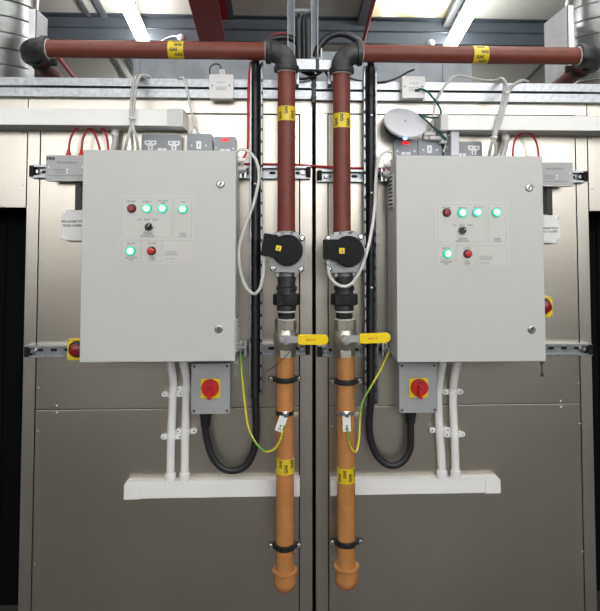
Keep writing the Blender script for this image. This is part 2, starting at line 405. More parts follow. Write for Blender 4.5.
# neighbours: steel fascias with dark openings below
def fascia(side):
    L = side == 'left'
    x0, x1 = (X(-110, 0), LX0-0.004) if L else (RX1+0.004, X(700, 0))
    zb = Z(207.5, 0, 10 if L else 595) if L else Z(211, 0, 595)
    t = thing('steel_fascia', 'bright steel fascia sheet above the black opening on the %s' % side, 'steel sheet', ((x0+x1)/2, 0, zb))
    MB().box(x0, x1, 0, 0.02, zb, ZT, 0.0015).build('sheet', 'steel_post', t)
    for a, b in (((23, 133), (22.5, 185), (3, 205.5)) if L else ((592, 137), (592, 188))):
        c = P(a, b, 0); MB().lathe(c, (0, -1, 0), [(0.006, 0), (0.0055, 0.002), (0.003, 0.003)], 12).build('screw', 'zinc', t)
    o = MB(); o.box(x0, x1, 0.30, 0.34, 0, zb+0.1)  # near-black sheet and ribs give the open void its darkness
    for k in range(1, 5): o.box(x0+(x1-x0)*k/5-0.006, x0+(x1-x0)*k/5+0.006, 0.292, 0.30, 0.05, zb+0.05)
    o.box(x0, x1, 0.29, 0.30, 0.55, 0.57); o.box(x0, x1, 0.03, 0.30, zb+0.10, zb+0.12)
    tag(o.build('void_shade', 'void_black'), 'black sheet standing in for the dark of the open recess, %s edge' % side, 'panel')
fascia('left'); fascia('right')

# ------------------------------------------------------- strut channel rails
def cprofile(y0, y1, z0, z1, t=0.0028, lip=0.009, open_='front'):
    # open towards the viewer (-y = y0)
    m = (z0+z1)/2
    return [(y0, z0), (y1, z0), (y1, z1), (y0, z1), (y0, z1-lip), (y0+t, z1-lip), (y0+t, z1-t), (y1-t, z1-t), (y1-t, z0+t), (y0+t, z0+t), (y0+t, z0+lip), (y0, z0+lip)]
def top_strut(a, b, y0, y1, label):
    x0, x1 = (X(a, -0.041, 90) if isinstance(a, int) else a), (X(b, -0.041, 90) if isinstance(b, int) else b)
    xm = 150 if b < 400 else 450
    z1, z0 = Z(y0, -0.041, xm), Z(y1, -0.041, xm)
    mb = MB(); t = 0.003
    # closed face to the viewer, slot in the rear
    mb.extr([(-0.041, z0), (-0.002, z0), (-0.002, z0+0.01), (-0.006, z0+0.01), (-0.006, z0+t), (-0.038, z0+t), (-0.038, z1-t), (-0.006, z1-t), (-0.006, z1-0.01), (-0.002, z1-0.01), (-0.002, z1), (-0.041, z1)], x0, x1)
    tag(mb.build('strut_channel', 'galv'), label, 'metal channel', 'galvanised channels along the casing tops')
top_strut(-90, 312, 78.5, 86.3, 'upper galvanised channel along the top of the left casing')
top_strut(-90, 312, 88.8, 97.2, 'lower galvanised channel along the top of the left casing')
top_strut(316, 700, 82.5, 90.3, 'upper galvanised channel along the top of the right casing')
top_strut(316, 700, 92.8, 101.0, 'lower galvanised channel along the top of the right casing')
def rail(x0p, x1p, ytop, ybot, bolts, slots, label):
    Y = -0.041; ym = (ytop+ybot)/2
    x0, x1 = P(x0p, ym, Y).x, P(x1p, ym, Y).x; xm = (x0p+x1p)/2
    z1, z0 = Z(ytop, Y, xm), Z(ybot, Y, xm)
    t = thing('slotted_rail', label, 'metal rail', ((x0+x1)/2, 0, z0), 'slotted galvanised rails across the casings')
    mb = MB().extr(cprofile(-0.041, -0.001, z0, z1), x0, x1).mark(0); n = max(2, int((x1-x0)/0.055)); zc = (z0+z1)/2
    for i in range(n):
        xx = x0+0.02+(x1-x0-0.04)*(i+0.5)/n
        mb.prism(rrect(xx-0.013, xx+0.013, zc-0.006, zc+0.006, 0.0055), -0.0045, -0.0037)
    mb.mark(1); mb.box(x0+0.001, x1-0.001, -0.0036, -0.003, z0+0.003, z1-0.003).mark(2); mb.build('channel', ['galv', 'dark_core', 'galv_dull'], t)  # duller back lining puts recess shade into the channel colour
    for b in bolts:
        c = P(b, ym, -0.012); c.z = zc
        q = MB(); q.lathe((c.x, -0.0038, zc), (0, -1, 0), [(0.014, 0), (0.014, 0.003)], 18); q.lathe((c.x, -0.0068, zc), (0, -1, 0), [(0.010, 0), (0.010, 0.018), (0.008, 0.020)], 6)
        q.build('bolt', 'zinc', t)
    for xx in (x0, x1):
        s = 1 if xx == x0 else -1
        MB().box(xx-s*0.001, xx+s*0.018, -0.0425, -0.006, z0+0.003, z1-0.003, 0.002).build('end_insert', 'actuator', t)
rail(29.3, 310.5, 165.3, 178, (38, 303), 0, 'upper slotted rail across the left casing, partly behind the cabinet')
rail(24.2, 310, 345, 356.8, (33, 302), 0, 'lower slotted rail across the left casing, behind the left valve')
rail(317.5, 587.5, 170, 182, (326, 579), 0, 'upper slotted rail across the right casing, partly behind the cabinet')
rail(318, 592.5, 345, 356.5, (325.5, 583), 0, 'lower slotted rail across the right casing, behind the right valve')

# --------------------------------------------------------- ducts and ceiling
def duct(side):
    L = side == 'left'; Yc, r = 0.42, 0.21
    xe = P(34.5, 30, Yc).x-r if L else P(570.5, 30, Yc).x+r
    zt = roofz(Yc)-0.02; z0 = ZT+0.0
    t = thing('spiral_duct', 'round spiral-seamed metal duct at the %s edge of the frame' % ('top left' if L else 'top right'), 'duct', (xe, Yc, z0), 'spiral ducts')
    MB().lathe((xe, Yc, z0), (0, 0, 1), [(r+0.03, 0), (r+0.03, 0.012), (r+0.006, 0.03), (r+0.006, 0.07), (r, 0.075), (r, 0.5), (r, 1.0), (r, zt-z0)], 64).build('duct_wall', 'duct_metal', t)
    q = []; pitch = 0.075; n = int((zt-z0-0.1)/pitch*36); sg = 1 if L else -1
    for i in range(n+1):
        a = 2*math.pi*i/36*sg; q.append((xe+(r+0.001)*math.cos(a), Yc+(r+0.001)*math.sin(a), z0+0.08+pitch*i/36))
    MB().tube(q, 0.0042, 6, sm=False).build('seam', 'duct_metal', t)
    # sheet bracket next to the duct
    if L: xa, xb, ya, yb2, zt2 = P(36.2, 20, 0.16).x, 0, 0.16, 0.29, Z(9, 0.16, 36)
    else: xa, ya, yb2, zt2 = P(567.5, 20, 0.20).x, 0.20, 0.45, Z(5, 0.20, 567)
    s = -1 if L else 1
    mb = MB(); mb.box(xa, xa+s*0.003, ya, yb2, ZT-0.01, zt2); mb.box(xa, xa+s*0.03, ya, ya+0.003, ZT-0.01, zt2); mb.box(xa, xa+s*0.03, yb2-0.003, yb2, ZT-0.01, zt2)
    for k, (dy, dz) in enumerate(((0.05, 0.05), (0.1, 0.1), (0.16, 0.06))): mb.lathe((xa-s*0.0, ya+dy, ZT+dz), (-s, 0, 0), [(0.004, -0.001), (0.003, 0.002)], 8)
    tag(mb.build('sheet_bracket', 'sheet'), 'flat galvanised sheet bracket standing beside the %s spiral duct' % side, 'bracket')
duct('left'); duct('right')
# galvanised box section lying across behind the pipes
Yb = 0.5
bx0, bx1 = X(133, Yb, 70), X(472, Yb, 70); bz = Z(51, Yb, 300)
t = thing('crossover_duct', 'dull galvanised rectangular duct lying behind the red horizontal pipes', 'duct', ((bx0+bx1)/2, Yb, ZT-0.01))
MB().box(bx0, bx1, Yb, Yb+0.5, ZT, bz, 0.003).build('duct_body', 'galv_dull', t)
for q in (X(300, Yb, 70), X(445, Yb, 70), bx0+0.02): MB().box(q-0.012, q+0.012, Yb-0.006, Yb+0.506, ZT, bz+0.006, 0.002).build('flange', 'galv_dull', t)
# small round white sensors on the purlin
for (px, py, tail, lab) in ((180.5, 37, [(161, 41.5), (166, 38.5), (173, 36.3), (178, 36.8)], 'small round white sensor with a white tail above the left gas tape'),
                            (431.5, 42.5, None, 'small round white sensor above the right horizontal red pipe')):
    c = P(px, py, yb-0.03); t = thing('round_sensor', lab, 'sensor', (c.x, yb, c.z))
    mb = MB(); mb.lathe((c.x, yb, c.z), (0, -1, 0), [(0.034, 0), (0.034, 0.02), (0.03, 0.03), (0.018, 0.045), (0.004, 0.05)], 20); mb.build('housing', 'white', t)
    if tail: MB().tube(pts(yb-0.012, *tail), 0.008, 8).build('tail', 'white', t)

# ----------------------------------------------------------------- gas pipes
YP, RP = -0.15, 0.0345
def bend(mb, c, axis, ref, a1, Rr, r): return mb.torus(c, axis, Rr, r, 16, 24, 0, a1, ref)
def wrap_text(mb, s, c, r, a0, zc, h, bold=0.03, vertical=True):
    verts, polys = text_geo(s, 'CENTER', bold)
    if vertical:      # pipe axis z: text runs up the pipe
        fn = lambda v: Vector((c.x+r*math.sin(a0-(v[1]-0.35)*h/r), c.y-r*math.cos(a0-(v[1]-0.35)*h/r), zc+v[0]*h))
    else:             # pipe axis x: zc is then an x offset
        fn = lambda v: Vector((zc+v[0]*h, c.y-r*math.cos(a0+(v[1]-0.35)*h/r), c.z+r*math.sin(a0+(v[1]-0.35)*h/r)))
    mb.mesh_fn(verts, polys, fn)
def tape_v(parent, px, y0, y1, r, marks, cx=None):
    ym = (y0+y1)/2; c = P(px, ym, YP); z1, z0 = Z(y0, YP-r, px), Z(y1, YP-r, px)
    tp = MB().lathe((c.x if cx is None else cx, YP, z0), (0, 0, 1), [(r-0.001, 0), (r+0.0012, 0), (r+0.0012, z1-z0), (r-0.001, z1-z0)], 32).build('warning_tape', 'tape', parent)
    mb = MB(); hh = z1-z0
    if cx is not None: c.x = cx
    for (a, dz) in marks: wrap_text(mb, 'GAS', c, r+0.0018, a, (z0+z1)/2+dz*hh, hh*0.29, 0.05)
    mb.build('lettering', 'ink', tp)
def red_run(side):
    L = side == 'left'
    if L: pv, ey, hx0, hx1, hy = 286.4, 50.5, 42.5, 270.5, 50.0
    else: pv, ey, hx0, hx1, hy = 341.8, 54.0, 583, 361, 54.0
    s = -1 if L else 1
    xv = P(pv, 150, YP).x
    zh = P(160 if L else 470, 50.0 if L else 54.8, YP).z
    t = thing('gas_pipe', 'red-brown gas pipe along the top and down into the %s valve' % side, 'gas pipe', (xv, YP, Z(232, YP)), 'red gas pipes')
    Rr = 0.062; re = 0.046
    xe = P(hx0, hy, YP).x
    zb = Z(236, YP, pv)
    MB().pipe((xv, YP, zb), (xv, YP, zh-Rr-0.005), RP).build('vertical_run', 'red_oxide', t)
    MB().pipe((xv+s*(Rr+0.005), YP, zh), (xe+s*0.01, YP, zh), RP).build('horizontal_run', 'red_oxide', t)
    # elbow at the top of the drop
    def elbow(name, c, axis, ref, dirs):
        mb = MB(); bend(mb, c, axis, ref, math.pi/2, Rr, re*0.93)
        for (q, d) in dirs: mb.lathe(q, d, [(re, -0.002), (re+0.004, 0.001), (re+0.004, 0.016), (re+0.001, 0.02), (RP+0.0005, 0.02)], 28)
        e = mb.build(name, 'cast', t)
        for (q, d) in dirs: MB().torus(Vector(q)+Vector(d)*0.021, d, RP+0.0015, 0.003, 24, 8).build('thread_seal', 'seal', e)
        return e
    c = Vector((xv+s*Rr, YP, zh-Rr))
    # arc from straight-up point (c + z*Rr) to (c - s x Rr)
    elbow('elbow', c, (0, -s, 0) if True else 0, (0, 0, 1), [(Vector((xv, YP, zh-Rr)), (0, 0, -1)), (Vector((xv+s*Rr, YP, zh)), (s, 0, 0))])
    # far end turns back towards the rear of the hall
    c2 = Vector((xe, YP+Rr, zh))
    elbow('end_elbow', c2, (0, 0, s*1.0), (0, -1, 0), [(Vector((xe, YP, zh)), (-s, 0, 0)), (Vector((xe+s*Rr, YP+Rr, zh)), (0, 1, 0))])
    MB().pipe((xe+s*Rr, YP+Rr+0.005, zh), (xe+s*Rr+s*0.105, 0.60, zh), RP).build('return_run', 'red_oxide', t)
    q = MB(); q.lathe((xe+s*Rr+s*0.012, YP+0.16, zh), (s*0.155, 1, 0), [(RP+0.002, 0), (RP+0.008, 0.002), (RP+0.008, 0.022), (RP+0.002, 0.024)], 24); q.box(xe+s*Rr-s*0.052, xe+s*Rr-s*0.03, YP+0.162, YP+0.182, zh-0.02, zh+0.01, 0.002)
    q.build('coupling', 'cast_black', t)
    # tapes
    if L: tape_v(t, pv, 105.5, 120, RP, [(-0.75, -0.16), (-0.05, 0.2), (0.7, -0.1)], xv)
    else: tape_v(t, pv, 112.5, 127, RP, [(-0.75, -0.12), (-0.1, 0.16), (0.68, -0.14)], xv)
    ta, tb = ((167.3, 183) if L else (474.5, 489.5))
    xa, xb = P(ta, 50, YP-RP).x, P(tb, 50, YP-RP).x
    tp = MB().lathe((xa, YP, zh), (1, 0, 0), [(RP-0.001, 0), (RP+0.0012, 0), (RP+0.0012, xb-xa), (RP-0.001, xb-xa)], 32).build('warning_tape', 'tape', t)
    mb = MB(); w = xb-xa
    for (b, dx) in (((0.95, 0.02), (0.35, 0.16), (-0.2, -0.12), (-0.75, 0.2)) if L else ((0.75, -0.05), (0.1, 0.2), (-0.5, -0.1), (-1.0, 0.1))):
        wrap_text(mb, 'GAS', Vector((0, YP, zh)), RP+0.0018, b, (xa+xb)/2+dx*w, w*0.27, 0.05, vertical=False)
    mb.build('lettering', 'ink', tp)
    return xv, zh
XL, ZHL = red_run('left'); XR, ZHR = red_run('right')

def hexprism(mb, cx, z0, z1, r, n=6, a0=0.0, ch=0.003):
    return mb.lathe((cx, YP, z0), (0, 0, 1), [(r-ch, 0), (r, ch), (r, z1-z0-ch), (r-ch, z1-z0)], n)
def valve_train(side):
    L = side == 'left'
    px = 286.6 if L else 344.2
    cx = P(px, 300, YP).x
    zf = lambda y: Z(y, YP-0.03, px)
    # --- solenoid valve
    dc = P(287.3, 250.2, -0.255) if L else P(349.3, 251.5, -0.255)
    t = thing('solenoid_valve', 'gas shut-off valve with black round actuator on the %s pipe' % side, 'valve', (cx, YP, zf(290)), 'gas shut-off valves')
    mb = MB()
    zn, zp, zq = zf(291), zf(277), zf(231)
    mb.lathe((cx, YP, zp), (0, 0, 1), [(0.036, 0), (0.04, 0.004), (0.04, 0.02), (0.046, 0.03), (0.046, zq-zp-0.035), (0.040, zq-zp-0.02), (0.0405, zq-zp-0.004), (0.037, zq-zp)], 32)
    for sg in (-1, 1):
        mb.box(cx+sg*0.028, cx+sg*0.044, YP-0.045, YP-0.02, zp-0.001, zp+0.02, 0.004); mb.box(cx+sg*0.022, cx+sg*0.046, YP-0.045, YP-0.02, zq-0.025, zq-0.004, 0.004)
    mb.build('valve_body', 'alu', t)
    MB().lathe((cx, YP, zn-0.0005), (0, 0, 1), [(0.037, 0), (0.0405, 0.002), (0.0405, 0.014), (0.035, 0.017), (0.0335, 0.03), (0.036, 0.04), (0.036, zp-zn+0.003)], 28).build('neck', 'cast', t)
    pr = (270.3, 305, 234.5, 272.3) if L else (325.3, 364.8, 234.5, 272.3)
    x0, x1, z0, z1 = rect(*pr, -0.215)
    rot = Matrix.Translation(((x0+x1)/2, 0, (z0+z1)/2)) @ Matrix.Rotation(math.radians(2 if L else -2), 4, 'Y') @ Matrix.Translation((-(x0+x1)/2, 0, -(z0+z1)/2))
    mb = MB(); mb.prism(rrect(x0, x1, z0, z1, 0.022), -0.215, -0.17, 0.003, rot)
    mb.build('flange', 'alu', t)
    for (sx, sz) in ((0, 0), (0, 1), (1, 0), (1, 1)):
        a = rot @ Vector((x0+0.013 if sx == 0 else x1-0.013, -0.215, z0+0.013 if sz == 0 else z1-0.013))
        q = MB(); q.lathe(a, (0, -1, 0), [(0.0095, -0.001), (0.0095, 0.004), (0.0075, 0.0055), (0.005, 0.0055), (0.0045, 0.002)], 18); q.build('bolt', 'chrome', t); MB().lathe(a, (0, -1, 0), [(0.0125, -0.001), (0.0125, 0.0006)], 18).build('bolt_recess', 'ink_grey', t)
    rd = 15.3/ppm(-0.255)
    mb = MB(); mb.lathe((dc.x, -0.214, dc.z), (0, -1, 0), [(rd*0.98, 0), (rd*1.03, 0.006), (rd*1.03, 0.022), (rd*0.985, 0.026), (rd*0.985, 0.04), (rd*0.95, 0.046), (rd*0.35, 0.0475), (0.005, 0.0475), (0.004, 0.0465)], 48)
    act = mb.build('actuator', 'actuator', t)
    bb = (262.3, 277, 234, 256.5) if L else (323.8, 338.5, 239.5, 259.5)
    x0, x1, z0, z1 = rect(*bb, -0.255)
    rot2 = Matrix.Translation(((x0+x1)/2, 0, (z0+z1)/2)) @ Matrix.Rotation(math.radians(9 if L else 0), 4, 'Y') @ Matrix.Translation((-(x0+x1)/2, 0, -(z0+z1)/2))
    mb = MB(); mb.prism(rrect(x0, x1, z0, z1, 0.004), -0.262, -0.205, 0.002, rot2)
    tb = mb.build('terminal_box', 'actuator', t)
    mb = MB(); mb.prism(rrect(x0+0.002, x1-0.002, (z0+z1)/2-0.0008, (z0+z1)/2+0.0008, 0.0005), -0.2625, -0.26, 0, rot2); mb.build('lid_seam', 'actuator', tb)
    st = (275.8, 281.2, 245.5, 250.8) if L else (339.2, 344.6, 248, 253.6)
    x0, x1, z0, z1 = rect(*st, -0.2625); rr = Matrix.Translation(((x0+x1)/2, 0, (z0+z1)/2)) @ Matrix.Rotation(math.radians(12 if L else 0), 4, 'Y') @ Matrix.Translation((-(x0+x1)/2, 0, -(z0+z1)/2))
    s_ = MB().prism([(x0, z0), (x1, z0), (x1, z1), (x0, z1)], -0.2635, -0.2605, 0, rr).build('sticker', 'yellow', act)
    mb = MB(); xm, zm = (x0+x1)/2, (z0+z1)/2
    mb.prism([(xm-0.004, zm-0.005), (xm+0.005, zm-0.005), (xm+0.001, zm+0.006)], -0.2638, -0.2636, 0, rr); mb.build('symbol', 'ink_grey', s_)
    # --- union
    u = thing('pipe_union', 'black threaded pipe union below the %s gas valve' % side, 'pipe fitting', (cx, YP, zf(320)), 'black pipe unions')
    mb = MB(); mb.lathe((cx, YP, zf(312)), (0, 0, 1), [(0.034, 0), (0.037, 0.003), (0.038, 0.02), (0.036, 0.03), (0.036, zf(289)-zf(312)-0.003), (0.034, zf(289)-zf(312)+0.004)], 28)
    mb.build('union_body', 'cast', u)
    hexprism(MB(), cx, zf(305.5), zf(294.5), 0.053, 8, 0).build('union_nut', 'cast_black', u)
    mb = MB(); hh = zf(310)-zf(322); prof = [(0.029, -0.005)]
    for i in range(7): prof += [(0.034, hh*i/7), (0.0315, hh*(i+0.5)/7)]
    mb.lathe((cx, YP, zf(322)), (0, 0, 1), prof, 28); mb.build('thread', 'cast_black', u)
    MB().torus((cx, YP, zf(320.5)), (0, 0, 1), 0.0335, 0.0045).build('thread_seal', 'seal', u); MB().torus((cx, YP, zf(312)), (0, 0, 1), 0.0335, 0.004).build('thread_seal', 'seal', u)
    # --- ball valve
    bxp = 285.6 if L else 345.0; bc = P(bxp, 340, YP).x
    v = thing('ball_valve', ('nickel ball valve with yellow lever pointing right, left of the casing joint' if L else 'nickel ball valve with yellow lever reaching towards the right cabinet'), 'valve', (bc, YP, zf(358)), 'ball valves with yellow levers')
    mb = MB(); hexprism(mb, bc, zf(331), zf(320), 0.0425, 8); hexprism(mb, bc, zf(358.5), zf(349), 0.040, 6)
    z0, z1 = zf(350.5), zf(329.5); h = z1-z0
    mb.lathe((bc, YP, z0), (0, 0, 1), [(0.036, 0), (0.042, 0.006), (0.047, h*0.3), (0.0475, h*0.5), (0.0455, h*0.72), (0.040, h-0.004), (0.038, h)], 36)
    mb.lathe((bc, YP, (z0+z1)/2), (0, -1, 0), [(0.024, 0.0), (0.024, 0.052), (0.02, 0.056), (0.012, 0.058), (0.012, 0.064)], 24)
    mb.build('valve_body', 'nickel', v)
    hc = P(283 if L else 345, 339.8 if L else 339, -0.215)
    q = MB(); q.lathe((hc.x, -0.205, hc.z), (0, -1, 0), [(0.013, 0), (0.013, 0.014), (0.011, 0.016)], 6); q.lathe((hc.x, -0.219, hc.z), (0, -1, 0), [(0.006, 0), (0.006, 0.005)], 12); q.build('stem_nut', 'zinc', v)
    # lever
    Yl = -0.218; a = (298, 339.5) if L else (359.5, 338.7); e = (328.5, 339.5) if L else (390.5, 337.3)
    A, E = P(*a, Yl), P(*e, Yl); d = E-A; ang = math.atan2(d.z, d.x); Lh = d.length
    M = Matrix.Translation(A) @ Matrix.Rotation(-ang, 4, 'Y')
    poly = [(0, -0.017), (0.01, -0.019), (Lh*0.6, -0.0185), (Lh-0.02, -0.019)]+[(Lh-0.018+0.018*math.cos(x), 0.019*math.sin(x)) for x in [math.radians(-80+16*i) for i in range(11)]]+[(Lh-0.02, 0.019), (Lh*0.6, 0.0185), (0.01, 0.019), (0, 0.017)]
    g = MB().prism(poly, -0.007, 0.007, 0.003, M).build('lever_grip', 'yellow_grip', v)
    lt = MB(); verts, polys = text_geo('MAX 5', 'CENTER', 0.02)
    lt.mesh_fn(verts, polys, lambda q_: M @ Vector((Lh*0.42+q_[0]*0.012, -0.0075, (q_[1]-0.35)*0.011))); lt.build('lettering', 'grip_print', g)
    dm = (A-hc).length
    MB().prism([(-dm-0.014, -0.010), (-dm+0.012, -0.013), (0.012, -0.0125), (0.012, 0.0125), (-dm+0.012, 0.013), (-dm-0.014, 0.010)], -0.001, 0.0035, 0.001, M).build('lever_shank', 'zinc', v)
    # --- ochre drop pipe
    ox = 285.0 if L else 346.0; oc = P(ox, 460, YP).x
    g_ = thing('gas_pipe', 'ochre yellow gas drop pipe with domed cap, %s of the casing joint' % side, 'gas pipe', (oc, YP, zf(592)), 'ochre gas drop pipes')
    ye, yc = (591.5, 570) if L else (589, 566)
    MB().pipe((oc, YP, Z(yc, YP, ox)-0.005), (oc, YP, zf(357)), RP).build('drop_run', 'ochre', g_)
    z0, z1 = Z(ye, YP, ox), Z(yc-1.5, YP, ox); rc = 0.0445; mb = MB(); hb = z1-z0
    prof = [(0.001, 0)]+[(rc*math.sin(x), rc*0.95*(1-math.cos(x))) for x in [math.radians(9*i) for i in range(1, 11)]]+[(rc, hb*0.82), (rc+0.002, hb*0.86), (rc+0.004, hb*0.9), (rc+0.004, hb*0.98), (rc+0.001, hb), (RP, hb)]
    mb.lathe((oc, YP, z0), (0, 0, 1), prof, 36)
    mb.sphere((oc+0.004, YP-rc-0.001, z0+hb*0.72), 0.005, 1, 0.7, 1.8)      # run of paint below the bead
    mb.build('end_cap', 'ochre', g_)
    ta = (460, 475.5) if L else (469.5, 484.5)
    tape_v(g_, ox, ta[0], ta[1], RP, ([(-1.25, 0.1), (-0.5, 0.2), (0.1, -0.1), (0.8, 0.18)] if L else [(-0.85, -0.14), (-0.25, 0.15), (0.35, -0.1), (1.0, 0.15)]), oc)
    # --- pipe clamps
    for (yy, ex0, ex1, w) in (((380, 270.5, 298.5, 'upper'), (547.5, 269.5, 297.5, 'lower')) if L else ((382, 331.5, 359, 'upper'), (544, 332.5, 361.5, 'lower'))):
        zc = Z(yy, YP-0.02, ox); ccx = P((ex0+ex1)/2, yy, YP).x; ccx = oc
        k = thing('pipe_clamp', '%s black ring clamp around the %s ochre pipe' % (w, side), 'pipe clamp', (ccx, YP, zc), 'black pipe clamps')
        mb = MB(); mb.lathe((ccx, YP, zc-0.01), (0, 0, 1), [(RP-0.0008, 0), (RP+0.006, 0), (RP+0.0075, 0.003), (RP+0.0075, 0.017), (RP+0.006, 0.02), (RP-0.0008, 0.02)], 32)
        for sgn in (-1, 1): mb.box(ccx+sgn*(RP+0.003), ccx+sgn*0.062, YP-0.009, YP+0.009, zc-0.01, zc+0.011, 0.003)
        mb.build('ring', 'cast_black', k)
        for sgn in (-1, 1):
            q = MB(); q.lathe((ccx+sgn*0.054, YP-0.008, zc), (0, -1, 0), [(0.0095, 0), (0.0095, 0.004), (0.007, 0.0065), (0.003, 0.007)], 16); q.build('bolt', 'chrome', k)
        MB().cyl((ccx, YP+RP, zc), (ccx, -0.001, zc), 0.006, 12).build('stud', 'zinc', k)
    # --- earth clamp with tag
    zc = Z(414.3, YP-0.03, ox)
    k = thing('earth_clamp', 'metal earth clamp strap with white tag on the %s ochre pipe' % side, 'earth clamp', (oc, YP, zc), 'earth clamps')
    mb = MB(); mb.lathe((oc, YP, zc-0.008), (0, 0, 1), [(RP-0.0005, 0), (RP+0.0015, 0), (RP+0.0015, 0.016), (RP-0.0005, 0.016)], 32); mb.build('strap', 'cast_black' if L else 'zinc', k)
    tl = (293.5, 298.5) if L else (350, 359.5)
    x0, x1, z0, z1 = rect(tl[0], tl[1], 412, 416, YP-RP*0.4)
    MB().box(x0, x1, YP-0.016, YP-0.013, z0, z1, 0.0008).build('strap_tail', 'nickel', k)
    sx = 285.5 if L else 346.5; c = P(sx, 414, YP-RP)
    q = MB(); q.box(c.x-0.012, c.x+0.012, YP-RP-0.012, YP-RP+0.004, c.z-0.013, c.z+0.013, 0.003); q.lathe((c.x, YP-RP-0.012, c.z), (0, -1, 0), [(0.0085, 0), (0.0085, 0.006), (0.006, 0.008)], 14); q.build('screw_block', 'chrome', k)
    tc_ = (281.2, 423.8, 20) if L else (346.7, 423.5, -2)
    c = P(tc_[0], tc_[1], YP-RP-0.014)
    M = Matrix.Translation(c) @ Matrix.Rotation(math.radians(tc_[2]), 4, 'Y')
    tg = MB().prism(rrect(-0.0155, 0.0155, -0.03, 0.028, 0.002), -0.001, 0.001, 0, M).build('tag', 'white', k)
    mb = MB()
    mb.prism(ngon(0, -0.008, 0.0035, 10), -0.0016, -0.0012, 0, M); mb.prism([(-0.006, -0.019), (0.006, -0.019), (0.006, -0.0165), (-0.006, -0.0165)], -0.0016, -0.0012, 0, M); mb.prism([(-0.010, -0.0235), (0.010, -0.0235), (0.010, -0.022), (-0.010, -0.022)], -0.0016, -0.0012, 0, M)
    mb.build('print', 'ink', tg)
valve_train('left'); valve_train('right')
tag(MB().tube(pts(-0.2, (294, 345, -0.203), (289.5, 352, -0.2), (283, 359, -0.194), (275, 366, -0.17), (266, 372, -0.12)), 0.0016, 6).build('seal_wire', 'ink'), 'thin dark wire trailing from the left ball valve', 'wire')

